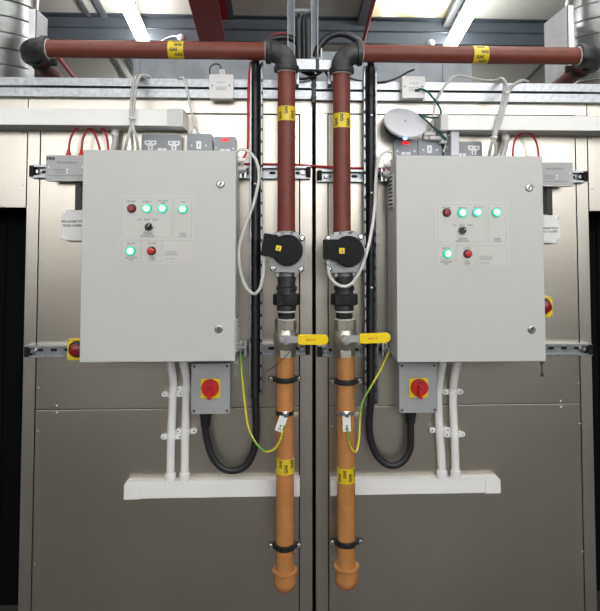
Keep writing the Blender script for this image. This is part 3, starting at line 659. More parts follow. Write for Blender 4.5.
# -------------------------------------------------------- control cabinets
YD = -0.25
def cabinet(side):
    L = side == 'left'
    x0, x1, z0, z1 = rect(81.2, 235.6, 150.2, 362, YD) if L else rect(396.7, 544.3, 155.8, 362, YD)
    t = thing('control_cabinet', ('light grey control cabinet with lit green lamps, left of the pipes' if L else 'light grey control cabinet with lit green lamps, right of the pipes'), 'control cabinet', ((x0+x1)/2, -0.041, z0), 'grey control cabinets')
    mb = MB(); mb.box(x0+0.002, x1-0.002, YD+0.022, -0.042, z0+0.002, z1-0.002, 0.003)
    mb.box(x0+0.012, x1-0.012, YD+0.014, YD+0.03, z0+0.012, z1-0.012)
    mb.build('body', 'cab', t)
    d = MB().box(x0, x1, YD, YD+0.018, z0, z1, 0.0035).build('door', 'cab', t)
    for (a, b) in (((220.5, 184), (218.6, 329)) if L else ((529.2, 187.6), (531.7, 329.6))):
        c = P(a, b, YD)
        q = MB(); q.lathe((c.x, YD+0.001, c.z), (0, -1, 0), [(0.0155, 0), (0.0155, 0.003), (0.013, 0.006), (0.0105, 0.0065), (0.010, 0.0035), (0.004, 0.0035)], 28)
        lk = q.build('lock', 'lock_metal', d); M = Matrix.Translation((c.x, 0, c.z)) @ Matrix.Rotation(math.radians(30), 4, 'Y')
        MB().prism(rrect(-0.0025, 0.0025, -0.008, 0.008, 0.002), YD-0.0032, YD-0.002, 0, M).build('key_slot', 'ink', lk)
    for k in range(3):
        cx = x0+(x1-x0)*(0.12+0.32*k); MB().lathe((cx, YD+0.06, z0+0.003), (0, 0, -1), [(0.006, 0), (0.006, 0.004), (0.004, 0.006)], 10).build('base_plug', 'black', t)
    # louvre on the side facing the pipes
    sx, s = (x1-0.002, 1) if L else (x0+0.002, -1)
    zv0, zv1 = (Z(352, -0.2, 237), Z(318, -0.2, 237)) if L else (Z(208, -0.15, 392), Z(173.5, -0.15, 392))
    yv0, yv1 = (-0.21, -0.10) if L else (-0.19, -0.09)
    v = MB(); v.box(sx, sx+s*0.004, yv0, yv1, zv0, zv1, 0.001)
    v.mark(0); sl = v; n = 9
    for k in range(n):
        zz = zv0+(zv1-zv0)*(k+0.5)/n
        sl.extr([(sx+s*0.003, zz-0.004), (sx+s*0.011, zz-0.005), (sx+s*0.004, zz+0.004)], yv0+0.01, yv1-0.01, 'y')
    sl.mark(1)
    for k in range(n):
        zz = zv0+(zv1-zv0)*(k+1.0)/n-0.001; sl.box(sx+s*0.003, sx+s*0.0046, yv0+0.008, yv1-0.008, zz-0.002, zz+0.002)
    sl.mark(2); sl.build('vent', ['pvc_grey', 'cab', 'ink'], t)
    # legend plate
    la = (119.5, 194, 195, 264) ; lb = (434.8, 508.8, 201.5, 268)
    def mp(x, y):
        if L: return x, y
        return lb[0]+(x-la[0])*(lb[1]-lb[0])/(la[1]-la[0]), lb[2]+(y-la[2])*(lb[3]-lb[2])/(la[3]-la[2])
    a, b, c, e = rect(*(la if L else lb), YD-0.0015)
    lp = MB().prism(rrect(a, b, c, e, 0.003), YD-0.0015, YD+0.001).build('legend_plate', 'legend', d)
    ln = MB(); Yl = YD-0.0019
    for (rx0, ry0, rx1, ry1) in ((122, 198, 171.5, 237), (173.8, 198, 191.5, 237), (121.5, 240.5, 139.8, 262), (141.5, 240.5, 161, 262), (162.5, 240.5, 192, 262)):
        p0, p1 = P(*mp(rx0, ry0), Yl), P(*mp(rx1, ry1), Yl); w = 0.0005
        for (q0, q1, q2, q3) in ((p0.x, p1.x, p0.z-w, p0.z+w), (p0.x, p1.x, p1.z-w, p1.z+w), (p0.x-w, p0.x+w, p1.z, p0.z), (p1.x-w, p1.x+w, p1.z, p0.z)):
            ln.box(q0, q1, Yl, YD-0.0014, q2, q3)
    ln.build('legend_border', 'legend_line', lp)
    tx = MB(); hs = 0.0105
    for (s_, x, y, wpx) in (('FIRE TRIP', 131, 201.4, 8.5), ('GAS RELAY', 147, 201.5, 9), ('GAS VALVE', 163, 200.6, 10), ('OPEN', 163, 202.9, 5), ('LIVE', 183, 202, 4.5),
                            ('OFF', 139.3, 219.6, 3.6), ('RESET', 147, 219.6, 5.5), ('START', 155, 219.6, 5.8), ('KITCHEN', 148, 233.6, 9), ('EXTRACTION', 147.5, 236, 13),
                            ('PANEL', 182.8, 233.6, 6.5), ('STATUS', 182.8, 236.0, 7.5), ('HEALTHY', 131, 243.4, 8.6), ('GAS SYSTEM', 131, 257.6, 12), ('OFF', 131, 259.8, 4),
                            ('ACTIVE', 152, 243.4, 7.6), ('FIRE', 152, 257.4, 4.5), ('ALARM', 152, 259.6, 6.5)):
        q = mp(x, y); tx.text(s_, q[0], q[1], Yl-0.0001, hs*0.92, wid=wpx/ppm(YD), bold=0.0)
    tx.build('lettering', 'ink', lp)
    tx = MB(); q = mp(171, 253); tx.text('CONTROL', q[0], q[1]-0.8, Yl-0.0001, hs*1.1, wid=13/ppm(YD)); tx.text('EQUIPMENT', q[0], q[1]+1.6, Yl-0.0001, hs*1.1, wid=13/ppm(YD))
    q = mp(170, 258.8); tx.text('24 HOUR', q[0], q[1], Yl-0.0001, hs*0.8, wid=9/ppm(YD))
    tx.build('fine_print', 'ink_grey', lp)
    # lamps
    lamps = ([('red_unlit', 131.2, 208.3), ('green', 146.6, 208.4), ('green', 162.2, 208.4), ('green', 182.6, 209), ('green', 130.4, 251), ('red_button', 151, 251)] if L else
             [('red_unlit', 447.4, 212.5), ('green', 462.6, 212.7), ('green', 477.5, 212.3), ('green', 496.9, 212.3), ('green', 448, 253.7), ('red_button', 468.4, 253.7)])
    rb = 0.0165
    for (kind, a, b) in lamps:
        c = P(a, b, YD-0.012)
        if kind == 'green':
            q = MB(); q.lathe((c.x, YD-0.001, c.z), (0, -1, 0), [(rb+0.0005, 0), (rb+0.0005, 0.004), (rb-0.001, 0.006)], 28); lm = q.build('lamp', 'cast_black', d)
            q = MB(); q.lathe((c.x, YD-0.006, c.z), (0, -1, 0), [(rb, 0), (rb, 0.004), (rb*0.85, 0.0075), (rb*0.60, 0.0085)], 28); q.build('lens_halo', 'green_halo', lm)  # lamp bloom put into a glowing green ring around the pale core
            q = MB(); q.lathe((c.x, YD-0.0140, c.z), (0, -1, 0), [(rb*0.62, 0), (rb*0.60, 0.0022), (rb*0.42, 0.005), (rb*0.15, 0.006)], 28); q.build('lens', 'green_core', lm)
        else:
            q = MB(); q.lathe((c.x, YD-0.001, c.z), (0, -1, 0), [(rb, 0), (rb, 0.006), (rb-0.0015, 0.009), (rb*0.78, 0.009), (rb*0.76, 0.006)], 28); lm = q.build('lamp' if kind == 'red_unlit' else 'push_button', 'cast_black', d)
            q = MB(); q.lathe((c.x, YD-0.006, c.z), (0, -1, 0), [(rb*0.77, 0), (rb*0.77, 0.008), (rb*0.65, 0.011), (rb*0.3, 0.0118)], 28); lm2 = q.build('lens' if kind == 'red_unlit' else 'cap', 'red_dark' if kind == 'red_unlit' else 'red_lens', lm)
            if kind == 'red_unlit':
                q = MB(); q.torus((c.x, YD-0.0178, c.z), (0, 1, 0), rb*0.3, 0.0012, 20, 6); q.build('lens_ring', 'red', lm2)
    c = P(148.4, 226.8, YD-0.012) if L else P(462.9, 230.4, YD-0.012)
    q = MB(); q.lathe((c.x, YD-0.001, c.z), (0, -1, 0), [(0.0165, 0), (0.0165, 0.004), (0.014, 0.007)], 28); sw = q.build('selector_switch', 'chrome', d)
    M = Matrix.Translation((c.x, 0, c.z)) @ Matrix.Rotation(math.radians(35), 4, 'Y')
    q = MB(); q.lathe((c.x, YD-0.0075, c.z), (0, -1, 0), [(0.0135, 0), (0.013, 0.006)], 24); q.prism(rrect(-0.005, 0.005, -0.014, 0.014, 0.004), YD-0.026, YD-0.012, 0.0015, M); kn = q.build('knob', 'black', sw)
    MB().prism([(-0.001, 0.003), (0.001, 0.003), (0.001, 0.013), (-0.001, 0.013)], YD-0.0265, YD-0.0255, 0, M).build('pointer', 'white', kn)
    return x0, x1, z0, z1
CABL = cabinet('left'); CABR = cabinet('right')

# ------------------------------------------------------------- isolators
def isolator(side):
    L = side == 'left'; Yf = -0.10
    pr = (191.3, 229.8, 363.5, 413.8) if L else (399.2, 437.2, 363, 412.8)
    x0, x1, z0, z1 = rect(*pr, Yf); 
    t = thing('rotary_isolator', 'grey isolator box with red rotary handle under the %s cabinet' % side, 'isolator switch', ((x0+x1)/2, 0, z0), 'rotary isolators')
    MB().prism(rrect(x0, x1, z0, z1, 0.006), -0.045, 0.0, 0.001).build('back_box', 'greybox', t)
    ld = MB().prism(rrect(x0, x1, z0, z1, 0.006), Yf, -0.047, 0.003).build('lid', 'greybox', t)
    for sx in (x0+0.011, x1-0.011):
        for sz in (z0+0.011, z1-0.011):
            q = MB(); q.lathe((sx, Yf+0.0005, sz), (0, -1, 0), [(0.0055, 0), (0.005, 0.0012), (0.003, 0.0012)], 12); q.build('screw', 'ink', ld)
    a, b, c, e = rect(*((200.7, 220.2, 378.8, 398.5) if L else (409.2, 428.2, 378.3, 397.6)), Yf-0.004)
    pl_ = MB().prism(rrect(a, b, c, e, 0.003), Yf-0.004, Yf+0.001, 0.001).build('escutcheon', 'yellow', ld)
    hc = P(209.8, 388.7, Yf-0.02) if L else P(420.1, 388.2, Yf-0.02)
    M = Matrix.Translation((hc.x, 0, hc.z))
    q = MB(); rr = 8.5/ppm(Yf-0.02)
    q.lathe((hc.x, Yf-0.004, hc.z), (0, -1, 0), [(rr, 0), (rr, 0.012), (rr-0.002, 0.015), (rr*0.5, 0.016)], 36)
    h = q.build('handle', 'red', ld)
    q = MB(); q.prism([(-0.007, 0.009), (0.007, 0.009), (0.009, 0.0), (0.0065, -0.036), (0.004, -0.039), (-0.004, -0.039), (-0.0065, -0.036), (-0.009, 0.0)], Yf-0.038, Yf-0.018, 0.002, M); q.build('grip', 'red', h)
    q = MB(); q.lathe((hc.x, Yf-0.038, hc.z), (0, -1, 0), [(0.004, 0), (0.0035, 0.0005)], 12)
    verts, polys = text_geo('ON', 'CENTER', 0.02); q.mesh_fn(verts, polys, lambda v: Vector((hc.x+v[0]*0.014, Yf-0.0205, hc.z+0.017+v[1]*0.014)))
    q.build('print', 'ink', h)
    gx = P(205.6 if L else 410.6, 420, -0.05).x
    zg = Z(427.5 if L else 426.5, -0.05, 210)
    q = MB(); q.lathe((gx, -0.05, z0+0.002), (0, 0, -1), [(0.021, 0), (0.023, 0.006), (0.023, 0.026), (0.021, 0.03), (0.019, z0-zg-0.004), (0.0165, z0-zg)], 20); q.build('gland', 'black', t)
    return gx, zg
GL = isolator('left'); GR = isolator('right')

# ----------------------------------------------------------- cable trays
def tray(side):
    L = side == 'left'
    fx = (249.2, 262.2) if L else (364.3, 378)
    yt, ybm = (62, 400) if L else (66, 406.5)
    Yb_, Yf = -0.043, -0.075
    x0, x1 = P(fx[0], 250, Yf).x, P(fx[1], 250, Yf).x; z1, z0 = Z(yt, Yf, 300), Z(ybm, Yf, 300)
    t = thing('cable_tray', 'narrow vertical perforated cable tray beside the %s pipe' % side, 'cable tray', ((x0+x1)/2, Yb_, z0), 'vertical cable trays')
    mb = MB(); th = 0.0016
    for xx, s in ((x0, 1), (x1, -1)):
        mb.box(xx, xx+s*th, Yf, Yb_, z0, z1); mb.box(xx, xx+s*0.006, Yf, Yf+th, z0, z1)
    fl = mb.mark(0)
    # perforated base: rungs and stringers leave real slots
    mb = MB(); xs = [x0, x0+0.010, (x0+x1)/2-0.003, (x0+x1)/2+0.003, x1-0.010, x1]
    for a, b in ((xs[0], xs[1]), (xs[2], xs[3]), (xs[4], xs[5])): mb.box(a, b, Yb_-th, Yb_, z0, z1)
    n = int((z1-z0)/0.045)
    for i in range(n+1):
        zz = z0+(z1-z0-0.016)*i/n; mb.box(x0, x1, Yb_-th, Yb_-0.0002, zz, zz+0.016)
    mb.build('base', 'galv', t)
    q = fl
    for i in range(int((z1-z0)/0.05)-1):
        zz = z0+0.03+0.05*i
        for xx in ((x1,) if L else (x0,)): q.box(xx-0.0004 if xx == x0 else xx-0.0062, xx+0.0062 if xx == x0 else xx+0.0004, Yf-0.0004, Yf+0.0004, zz, zz+0.012)
    q.mark(1); q.build('side_flange', ['galv', 'dark_core'], t)
    return x0, x1
TL = tray('left'); TR = tray('right')

# ---------------------------------------------------------- heavy black cable
def tie(parent, c, r, axis=(0, 0, 1), m='black'):
    q = MB(); q.torus(c, axis, r, 0.0025, 20, 6); q.box(c.x-0.004, c.x+0.004, c.y-r-0.006, c.y-r+0.001, c.z-0.004, c.z+0.004); q.build('cable_tie', m, parent)
def heavy(side):
    L = side == 'left'; rc = 0.0145
    gx, zg = GL if L else GR
    top = (pts(-0.085, (307, 57), (304, 50), (298.5, 43.5), (291, 38.6), (281, 37.3), (271, 39.6), (262.5, 46.5), (257, 57), (255.5, 68)) if L else
           pts(-0.085, (315.5, 57), (319, 47), (327, 38), (336, 34.2), (346, 34.4), (355, 39), (363.5, 46.5), (369.5, 57), (371.2, 70)))
    cxp = 255.3 if L else 371
    mid = [P(cxp, yy, -0.062) for yy in (90, 130, 180, 240, 300, 350, 395)]
    if L: low = pts(-0.05, (256.2, 425, -0.055), (255.3, 443), (251.5, 457), (244, 467), (232.5, 470.5), (221, 467), (212, 456), (207.3, 441))
    else: low = pts(-0.05, (369.2, 425, -0.055), (371.5, 443), (377.5, 456), (386.5, 464), (396, 465), (404.5, 459.5), (410.3, 447))
    end = [Vector((gx, -0.05, zg-0.012)), Vector((gx, -0.05, zg+0.012))]
    t = thing('armoured_cable', 'thick black cable down the %s tray, looping into the isolator' % side, 'cable', P(cxp, 395, -0.062), 'thick black supply cables')
    MB().tube(top+mid+low+end, rc, 12).build('sheath', 'black_cable', t)
    for yy in ((83, 120, 152, 184, 240, 310, 395) if L else (95, 116, 150, 193, 287, 340, 402)):
        c = P(cxp, yy, -0.062); tie(t, c, rc+0.001)
        q = MB(); q.box(c.x-0.005, c.x+0.005, c.y-rc-0.008, c.y-rc-0.0045, c.z-0.003, c.z+0.003, 0.001); q.build('tie_head', 'white' if yy in (116, 287, 193, 104, 184) else 'black', t)
    # thinner second black cable in the same tray
    c2 = 259.2 if L else 366.7
    q = [P(c2, yy, -0.0505) for yy in (78, 150, 250, 350, 392)]
    tag(MB().tube([P(c2, 66, -0.0505)]+q, 0.0055, 8).build('black_cable', 'black_cable'), 'thin black cable clipped behind the thick one in the %s tray' % side, 'cable')
heavy('left'); heavy('right')

# ------------------------------------------------- bottom trunking, conduits
def trunk(side):
    L = side == 'left'; Yf = -0.036
    if L: pr = (124, 299.3, 480.5, 497.6); cap = 139.5
    else: pr = (330.8, 500.5, 478.8, 494.2); cap = 486.2
    x0, x1, z0, z1 = rect(*pr, Yf); xc = P(cap, 488, Yf).x
    t = thing('cable_trunking', 'white plastic trunking low on the %s casing' % side, 'trunking', ((x0+x1)/2, 0, z0), 'white lower trunkings')
    a, b = (xc, x1) if L else (x0, xc)
    MB().box(a, b, -0.028, 0, z0, z1, 0.001).build('base', 'pvc', t)
    mb = MB(); mb.box(a, b, Yf, -0.0282, z0, z1, 0.002); mb.build('cover', 'pvc', t)
    c0, c1 = (x0, xc+0.004) if L else (xc-0.004, x1)
    s = 1 if L else -1; xe = x0 if L else x1
    w = 0.0015; ch = 0.012
    poly = [(c0, z0-w), (c1, z0-w), (c1, z1+w), (c0+ch, z1+w), (c0, z1+w-ch)] if L else [(c0, z0-w), (c1, z0-w), (c1, z1+w-ch), (c1-ch, z1+w), (c0, z1+w)]
    MB().prism(poly, Yf-0.0025, 0.0, 0.0015).build('end_cap', 'pvc', t)
    e = x1 if L else x0
    MB().box(e-0.02*s, e+0.002*s, Yf-0.0015, 0, z0-w, z1+w, 0.0015).build('end_cap', 'pvc', t)
    return z1
ZTL = trunk('left'); ZTR = trunk('right')
def conduit(path, cl, coup, label, zt):
    Y = -0.024; r = 4.0/ppm(Y)
    q = pts(Y, *path); c0 = P(*path[-1][:2], Y)
    t = thing('conduit', label, 'conduit', (c0.x, Y, zt), 'white plastic conduits')
    MB().tube(q+[Vector((q[-1].x, Y, zt))], r, 16).build('pipe', 'pvc', t)
    MB().lathe((q[-1].x, Y, zt-0.001), (0, 0, 1), [(r+0.005, 0), (r+0.005, 0.026), (r+0.003, 0.03), (r, 0.03)], 24).build('adaptor', 'pvc', t)
    for (a, b) in cl:
        c = P(a, b, Y)
        mb = MB(); mb.torus((c.x, Y, c.z), (0, 0, 1), r+0.0018, 0.0022, 18, 8, math.pi, 2*math.pi, (1, 0, 0))
        mb.lathe((c.x, Y, c.z-0.009), (0, 0, 1), [(r-0.0005, 0), (r+0.003, 0), (r+0.0035, 0.003), (r+0.0035, 0.015), (r+0.003, 0.018), (r-0.0005, 0.018)], 24)
        for s in (-1, 1):
            mb.prism(rrect(c.x+s*(r+0.012)-0.015, c.x+s*(r+0.012)+0.015, c.z-0.0095, c.z+0.0095, 0.009), -0.026, -0.010, 0.001)
            mb.box(c.x+s*(r+0.008)-0.008, c.x+s*(r+0.008)+0.008, -0.008, 0, c.z-0.008, c.z+0.008)
        sd = mb.build('saddle', 'pvc', t)
        for s in (-1, 1): MB().lathe((c.x+s*(r+0.016), -0.0255, c.z), (0, -1, 0), [(0.0042, 0), (0.0035, 0.0012)], 10).build('screw', 'ink_grey', sd)
cb = -0.11
conduit([(170.3, 358, cb), (170.5, 364, -0.09), (172.2, 374, -0.05), (173.2, 385), (172.6, 405), (171.4, 430), (170.8, 455), (170.6, 472)], [(172.5, 394.3), (171.6, 436.8)], 0, 'white conduit furthest left under the left cabinet', ZTL)
conduit([(183.2, 358, cb), (183.6, 364, -0.09), (186, 374, -0.05), (187, 385), (186.2, 405), (185.4, 430), (185, 455), (184.9, 472)], [(186.6, 389), (186, 431.3)], 0, 'white conduit beside the isolator under the left cabinet', ZTL)
conduit([(443.5, 358, cb), (442.8, 364, -0.09), (440.5, 374, -0.05), (438.6, 388), (438.3, 405), (439.2, 428), (440.8, 450), (441.6, 467)], [(440, 430)], 0, 'white conduit beside the isolator under the right cabinet', ZTR)
conduit([(458, 358, cb), (457.3, 364, -0.09), (455.0, 374, -0.05), (453.3, 388), (453, 402), (454, 428), (455, 450), (455.4, 467)], [(452.8, 392), (454.6, 434.6)], 0, 'white conduit furthest right under the right cabinet', ZTR)

# ------------------------------------------------------------ upper trunking
def upper_trunk(side):
    L = side == 'left'; Yf = -0.13
    pr = (-100, 183, 108.3, 125.3) if L else (440.5, 700, 115.8, 130.2); cap = 168 if L else 447
    x0, x1, z0, z1 = rect(*pr, Yf)
    if L: z1, z0 = Z(108.5, Yf, 90), Z(125.2, Yf, 90)
    else: z1, z0 = Z(115.6, Yf, 530), Z(130.2, Yf, 530)
    xc = P(cap, 118, Yf).x
    t = thing('cable_trunking', 'pale grey trunking along the top of the %s casing' % side, 'trunking', ((x0+x1)/2, 0, z0), 'pale upper trunkings')
    a, b = (x0, xc) if L else (xc, x1)
    MB().box(a, b, -0.12, -0.0021, z0, z1, 0.001).build('base', 'pvc_grey', t)
    MB().box(a, b, Yf, -0.1202, z0, z1, 0.002).build('cover', 'pvc', t)
    c0, c1 = (xc-0.004, x1) if L else (x0, xc+0.004)
    MB().box(c0, c1, Yf-0.0025, -0.0021, z0-0.0025, z1+0.0025, 0.002).build('end_cap', 'pvc_grey', t)
    fx = 115 if L else 505.6; c = P(fx, 128, -0.04)
    r = 3.0/ppm(-0.04)
    k = thing('flexible_conduit', 'short white conduit dropping from the %s upper trunking' % side, 'conduit', (c.x, -0.04, z0), 'short conduit drops')
    MB().lathe((c.x, -0.04, z0+0.001), (0, 0, -1), [(r+0.004, 0), (r+0.004, 0.025), (r+0.002, 0.028)], 20).build('adaptor', 'pvc', k)
    MB().tube([Vector((c.x, -0.04, z0-0.02)), P(fx+0.5, 138, -0.04), P(fx-1, 148, -0.045), P(fx-3, 156, -0.06), P(fx-4, 166, -0.08)], r, 12).build('pipe', 'pvc_grey', k)
upper_trunk('left'); upper_trunk('right')

# ------------------------------------------------- boxes around the cabinets
def alarm_box(side):
    L = side == 'left'; Yf = -0.085
    pr = (45.8, 100, 155.3, 180) if L else (521, 573, 162.3, 185.3)
    x0, x1, z0, z1 = rect(*pr, Yf)
    t = thing('interface_box', 'grey metal interface box with printed front, outer side of %s cabinet' % side, 'metal box', ((x0+x1)/2, -0.041, z0), 'grey interface boxes')
    MB().box(x0, x1, Yf+0.002, -0.0415, z0, z1, 0.001).build('case', 'greyclad', t)
    f = MB().box(x0, x1, Yf, Yf+0.0018, z0, z1, 0.0006).build('front_plate', 'alarm_grey', t)
    MB().box(x0-0.001, x1+0.001, Yf-0.001, -0.0415, z0-0.004, z0-0.0002, 0.001).build('base_lip', 'pvc_grey', t)
    q = MB(); k = 1/ppm(Yf)
    if L:
        q.text('FIRE', 50.8, 158.4, Yf-0.0006, 0.016, wid=8*k, bold=0.05); q.text('FIRE ALARM INTERFACE', 67, 162.6, Yf-0.0006, 0.009, wid=19*k)
        q.text('MAINS SUPPLY ON', 59, 169.8, Yf-0.0006, 0.008, wid=11*k); q.text('RELAY ACTIVE', 60, 172.4, Yf-0.0006, 0.008, wid=9*k); q.text('FUSED SUPPLY MUST BE ISOLATED BEFORE OPENING', 65, 175.6, Yf-0.0006, 0.006, wid=34*k)
    else:
        q.text('FIRE ALARM INTERFACE', 555, 168.8, Yf-0.0006, 0.009, wid=18*k); q.text('MAINS SUPPLY ON', 549, 176, Yf-0.0006, 0.008, wid=11*k); q.text('RELAY ACTIVE', 549.5, 178.4, Yf-0.0006, 0.008, wid=9*k); q.text('FUSED SUPPLY MUST BE ISOLATED BEFORE OPENING', 553, 181.5, Yf-0.0006, 0.006, wid=30*k)
    q.build('lettering', 'ink', f)
    for (a, b) in (((48.5, 167), (82.3, 167), (67.2, 169.5), (67.2, 172.4)) if L else ((570, 173), (557, 175.6), (557, 178.2))):
        c = P(a, b, Yf); MB().lathe(c+Vector((0, 0.0005, 0)), (0, -1, 0), [(0.004, 0), (0.003, 0.0016)], 10).build('screw', 'white', f)
    # red cables with boots
    YY = -0.062
    if L:
        runs = [([(68.6, 150), (70.5, 139), (75.5, 129.5), (83, 125.6), (90.5, 128.2), (96, 136.5), (100, 150, -0.055), (102, 162, -0.052)], 'red cable looping from the left boot on the left interface box'),
                ([(81.6, 150), (83.2, 138), (89, 128.3), (97, 125.2), (103, 129.5), (107, 138), (108.4, 150, -0.055), (109, 162, -0.052)], 'red cable looping from the right boot on the left interface box')]
    else: runs = [([(512.8, 158, -0.055), (513.2, 148), (515.5, 139.5), (519.5, 134.6), (525.3, 132.8), (531.5, 135), (536.2, 142), (538.3, 152), (538.6, 158)], 'red cable looping over the top right of the right cabinet')]
    for (rn, lab) in runs:
        k_ = thing('red_cable', lab, 'cable', P(rn[0][0], rn[0][1], YY))
        MB().tube(pts(YY, *rn), 0.0048, 8).build('sheath', 'red_cable', k_)
        cb_ = P(rn[0][0], rn[0][1], YY) if L else P(538.6, 158, YY)
        MB().lathe((cb_.x, YY, z1-0.0005), (0, 0, 1), [(0.011, 0), (0.011, 0.010), (0.008, 0.013), (0.006, 0.026), (0.0045, 0.027)], 14).build('boot', 'red', k_)
    # black link down to the connection box
    xk = P(80 if L else 547, 190, -0.02).x
    jb = (60.8, 97, 209.8, 240.5) if L else (522, 560, 214.8, 242.8)
    Yj = -0.045; a, b, c, e = rect(*jb, Yj)
    tag(MB().prism(rrect(xk-0.011, xk+0.011, e-0.002, z0-0.004, 0.001), -0.045, -0.023, 0.003).build('cable_sleeve', 'black'), 'short black sleeve below the %s interface box' % side, 'sleeve')
    j = thing('connection_box', 'square pale box with printed white label, outer side of %s cabinet' % side, 'connection box', ((a+b)/2, 0, c), 'labelled connection boxes')
    MB().prism(rrect(a, b, c, e, 0.006), -0.03, 0, 0.001).build('base', 'white', j)
    ld = MB().prism(rrect(a, b, c, e, 0.006), Yj, -0.031, 0.002).build('lid', 'white', j)
    for (u, v) in (((63, 212.2), (62.8, 238)) if L else ((557.5, 217.2), (557.6, 240.2))):
        q = P(u, v, Yj); m2 = MB(); m2.lathe((q.x, Yj+0.0005, q.z), (0, -1, 0), [(0.0085, 0), (0.008, 0.002), (0.005, 0.0022), (0.0045, 0.001)], 14); m2.build('screw', 'zinc', ld)
    lr = (60.9, 96, 217.3, 229.5) if L else (523, 559.6, 225, 234.8)
    a2, b2, c2, e2 = rect(*lr, Yj-0.0006)
    lb = MB().box(a2, b2, Yj-0.0006, Yj+0.0002, c2, e2).build('label', 'white', ld)
    q = MB(); kk = 1/ppm(Yj)
    if L: q.text('FIRE ALARM CONNECTION', 78.5, 221.4, Yj-0.0012, 0.013, wid=33*kk, bold=0.02); q.text('SIGNAL NORMALLY CLOSED', 79.5, 225.4, Yj-0.0012, 0.013, wid=32*kk, bold=0.02)
    else: q.text('FIRE ALARM CONNECTION', 541.5, 228.2, Yj-0.0012, 0.011, wid=34*kk, bold=0.02); q.text('SIGNAL NORMALLY CLOSED', 541.5, 231.4, Yj-0.0012, 0.011, wid=33*kk, bold=0.02)
    q.build('lettering', 'ink', lb)
    # emergency stop
    es = (67.2, 88.5, 339.3, 360) if L else (531.5, 552.6, 297, 317.3); ec = (75.2, 350) if L else (545.6, 306.8)
    Ye = -0.075; a, b, c, e = rect(*es, Ye)
    t = thing('emergency_stop', 'yellow emergency stop with red mushroom button, half behind %s cabinet' % side, 'emergency stop', ((a+b)/2, -0.041, c), 'emergency stops')
    MB().prism(rrect(a, b, c, e, 0.004), Ye, -0.041 if L else 0.0, 0.002).build('box', 'yellow', t)
    q = P(ec[0], ec[1], Ye-0.02)
    MB().lathe((q.x, Ye+0.001, q.z), (0, -1, 0), [(0.033, 0), (0.033, 0.003), (0.026, 0.005), (0.016, 0.006), (0.016, 0.018)], 28).build('collar', 'black', t)
    MB().lathe((q.x, Ye-0.016, q.z), (0, -1, 0), [(0.018, 0), (0.0235, 0.002), (0.0245, 0.01), (0.022, 0.016), (0.012, 0.0195), (0.002, 0.02)], 28).build('button', 'red_dark', t)
    for sz in (c+0.006, e-0.006):
        xx = a+0.006 if L else b-0.006
        MB().lathe((xx, Ye+0.0005, sz), (0, -1, 0), [(0.0035, 0), (0.003, 0.001)], 8).build('screw', 'ink_grey', t)
alarm_box('left'); alarm_box('right')

# sockets and spurs above the cabinets
def clad(pr, label, kind, name='metal_clad_switch', cat='switch', Yf=-0.048):
    x0, x1, z0, z1 = rect(*pr, Yf)
    t = thing(name, label, cat, ((x0+x1)/2, 0, z0), 'grey metal-clad accessories')
    MB().prism(rrect(x0+0.001, x1-0.001, z0+0.001, z1-0.001, 0.008), Yf+0.006, 0, 0.001).build('back_box', 'greyclad', t)
    f = MB().prism(rrect(x0, x1, z0, z1, 0.009), Yf, Yf+0.005, 0.0015).build('front_plate', 'greyclad', t)
    for q in kind:
        if q[0] == 'outlet':
            c = P(q[1], q[2], Yf)
            pl2 = MB().prism([(c.x-0.024, c.z+0.012), (c.x-0.024, c.z-0.004), (c.x-0.010, c.z-0.010), (c.x-0.010, c.z-0.026), (c.x+0.010, c.z-0.026), (c.x+0.010, c.z-0.010), (c.x+0.024, c.z-0.004), (c.x+0.024, c.z+0.012)], Yf-0.0012, Yf+0.001).build('outlet', 'white', f)
            m2 = MB()
            for (dx, dz, w, h) in ((-0.012, 0.003, 0.004, 0.0022), (0.012, 0.003, 0.004, 0.0022), (0.0, -0.017, 0.0022, 0.005)): m2.box(c.x+dx-w, c.x+dx+w, Yf-0.0016, Yf-0.001, c.z+dz-h, c.z+dz+h)
            m2.build('pin_holes', 'ink', pl2)
        if q[0] == 'rocker':
            a, b, c, e = rect(q[1], q[2], q[3], q[4], Yf-0.003)
            rk = MB().box(a, b, Yf-0.003, Yf+0.001, c, e, 0.001).build('rocker', 'white', f)
            m2 = MB(); m2.box((a+b)/2-0.0012, (a+b)/2+0.0012, Yf-0.0034, Yf-0.0028, (c+e)/2-0.006, (c+e)/2+0.006); m2.build('mark', 'ink', rk)
        if q[0] == 'neon':
            a, b, c, e = rect(q[1], q[2], q[3], q[4], Yf-0.003)
            MB().prism(rrect(a, b, c, e, min(0.004, (e-c)*0.45)), Yf-0.003, Yf+0.001, 0.0006).build('neon', q[5], f)
        if q[0] == 'screw':
            c = P(q[1], q[2], Yf); m2 = MB(); m2.lathe((c.x, Yf+0.0005, c.z), (0, -1, 0), [(0.0042, 0), (0.0035, 0.0014)], 10); m2.build('screw', 'white', f)
clad((141.5, 181.6, 134.6, 158), 'grey double socket above the left cabinet', [('outlet', 150.5, 143.4), ('outlet', 174, 143.8), ('rocker', 157.5, 166.5, 148.3, 153)], 'double_socket', 'socket')
clad((186.8, 212.2, 133.8, 159), 'grey switch with white rocker and cable above the left cabinet', [('rocker', 196.2, 201.2, 141, 149), ('screw', 191.5, 145.5), ('screw', 206, 145.5)])
clad((213.8, 236.2, 136.8, 161), 'grey fused spur with red neon above the left cabinet corner', [('neon', 221, 229, 138.2, 141.2, 'red_led'), ('screw', 216, 148), ('screw', 233.5, 148.5), ('rocker', 220, 230, 149, 152)], 'fused_spur', 'switch')
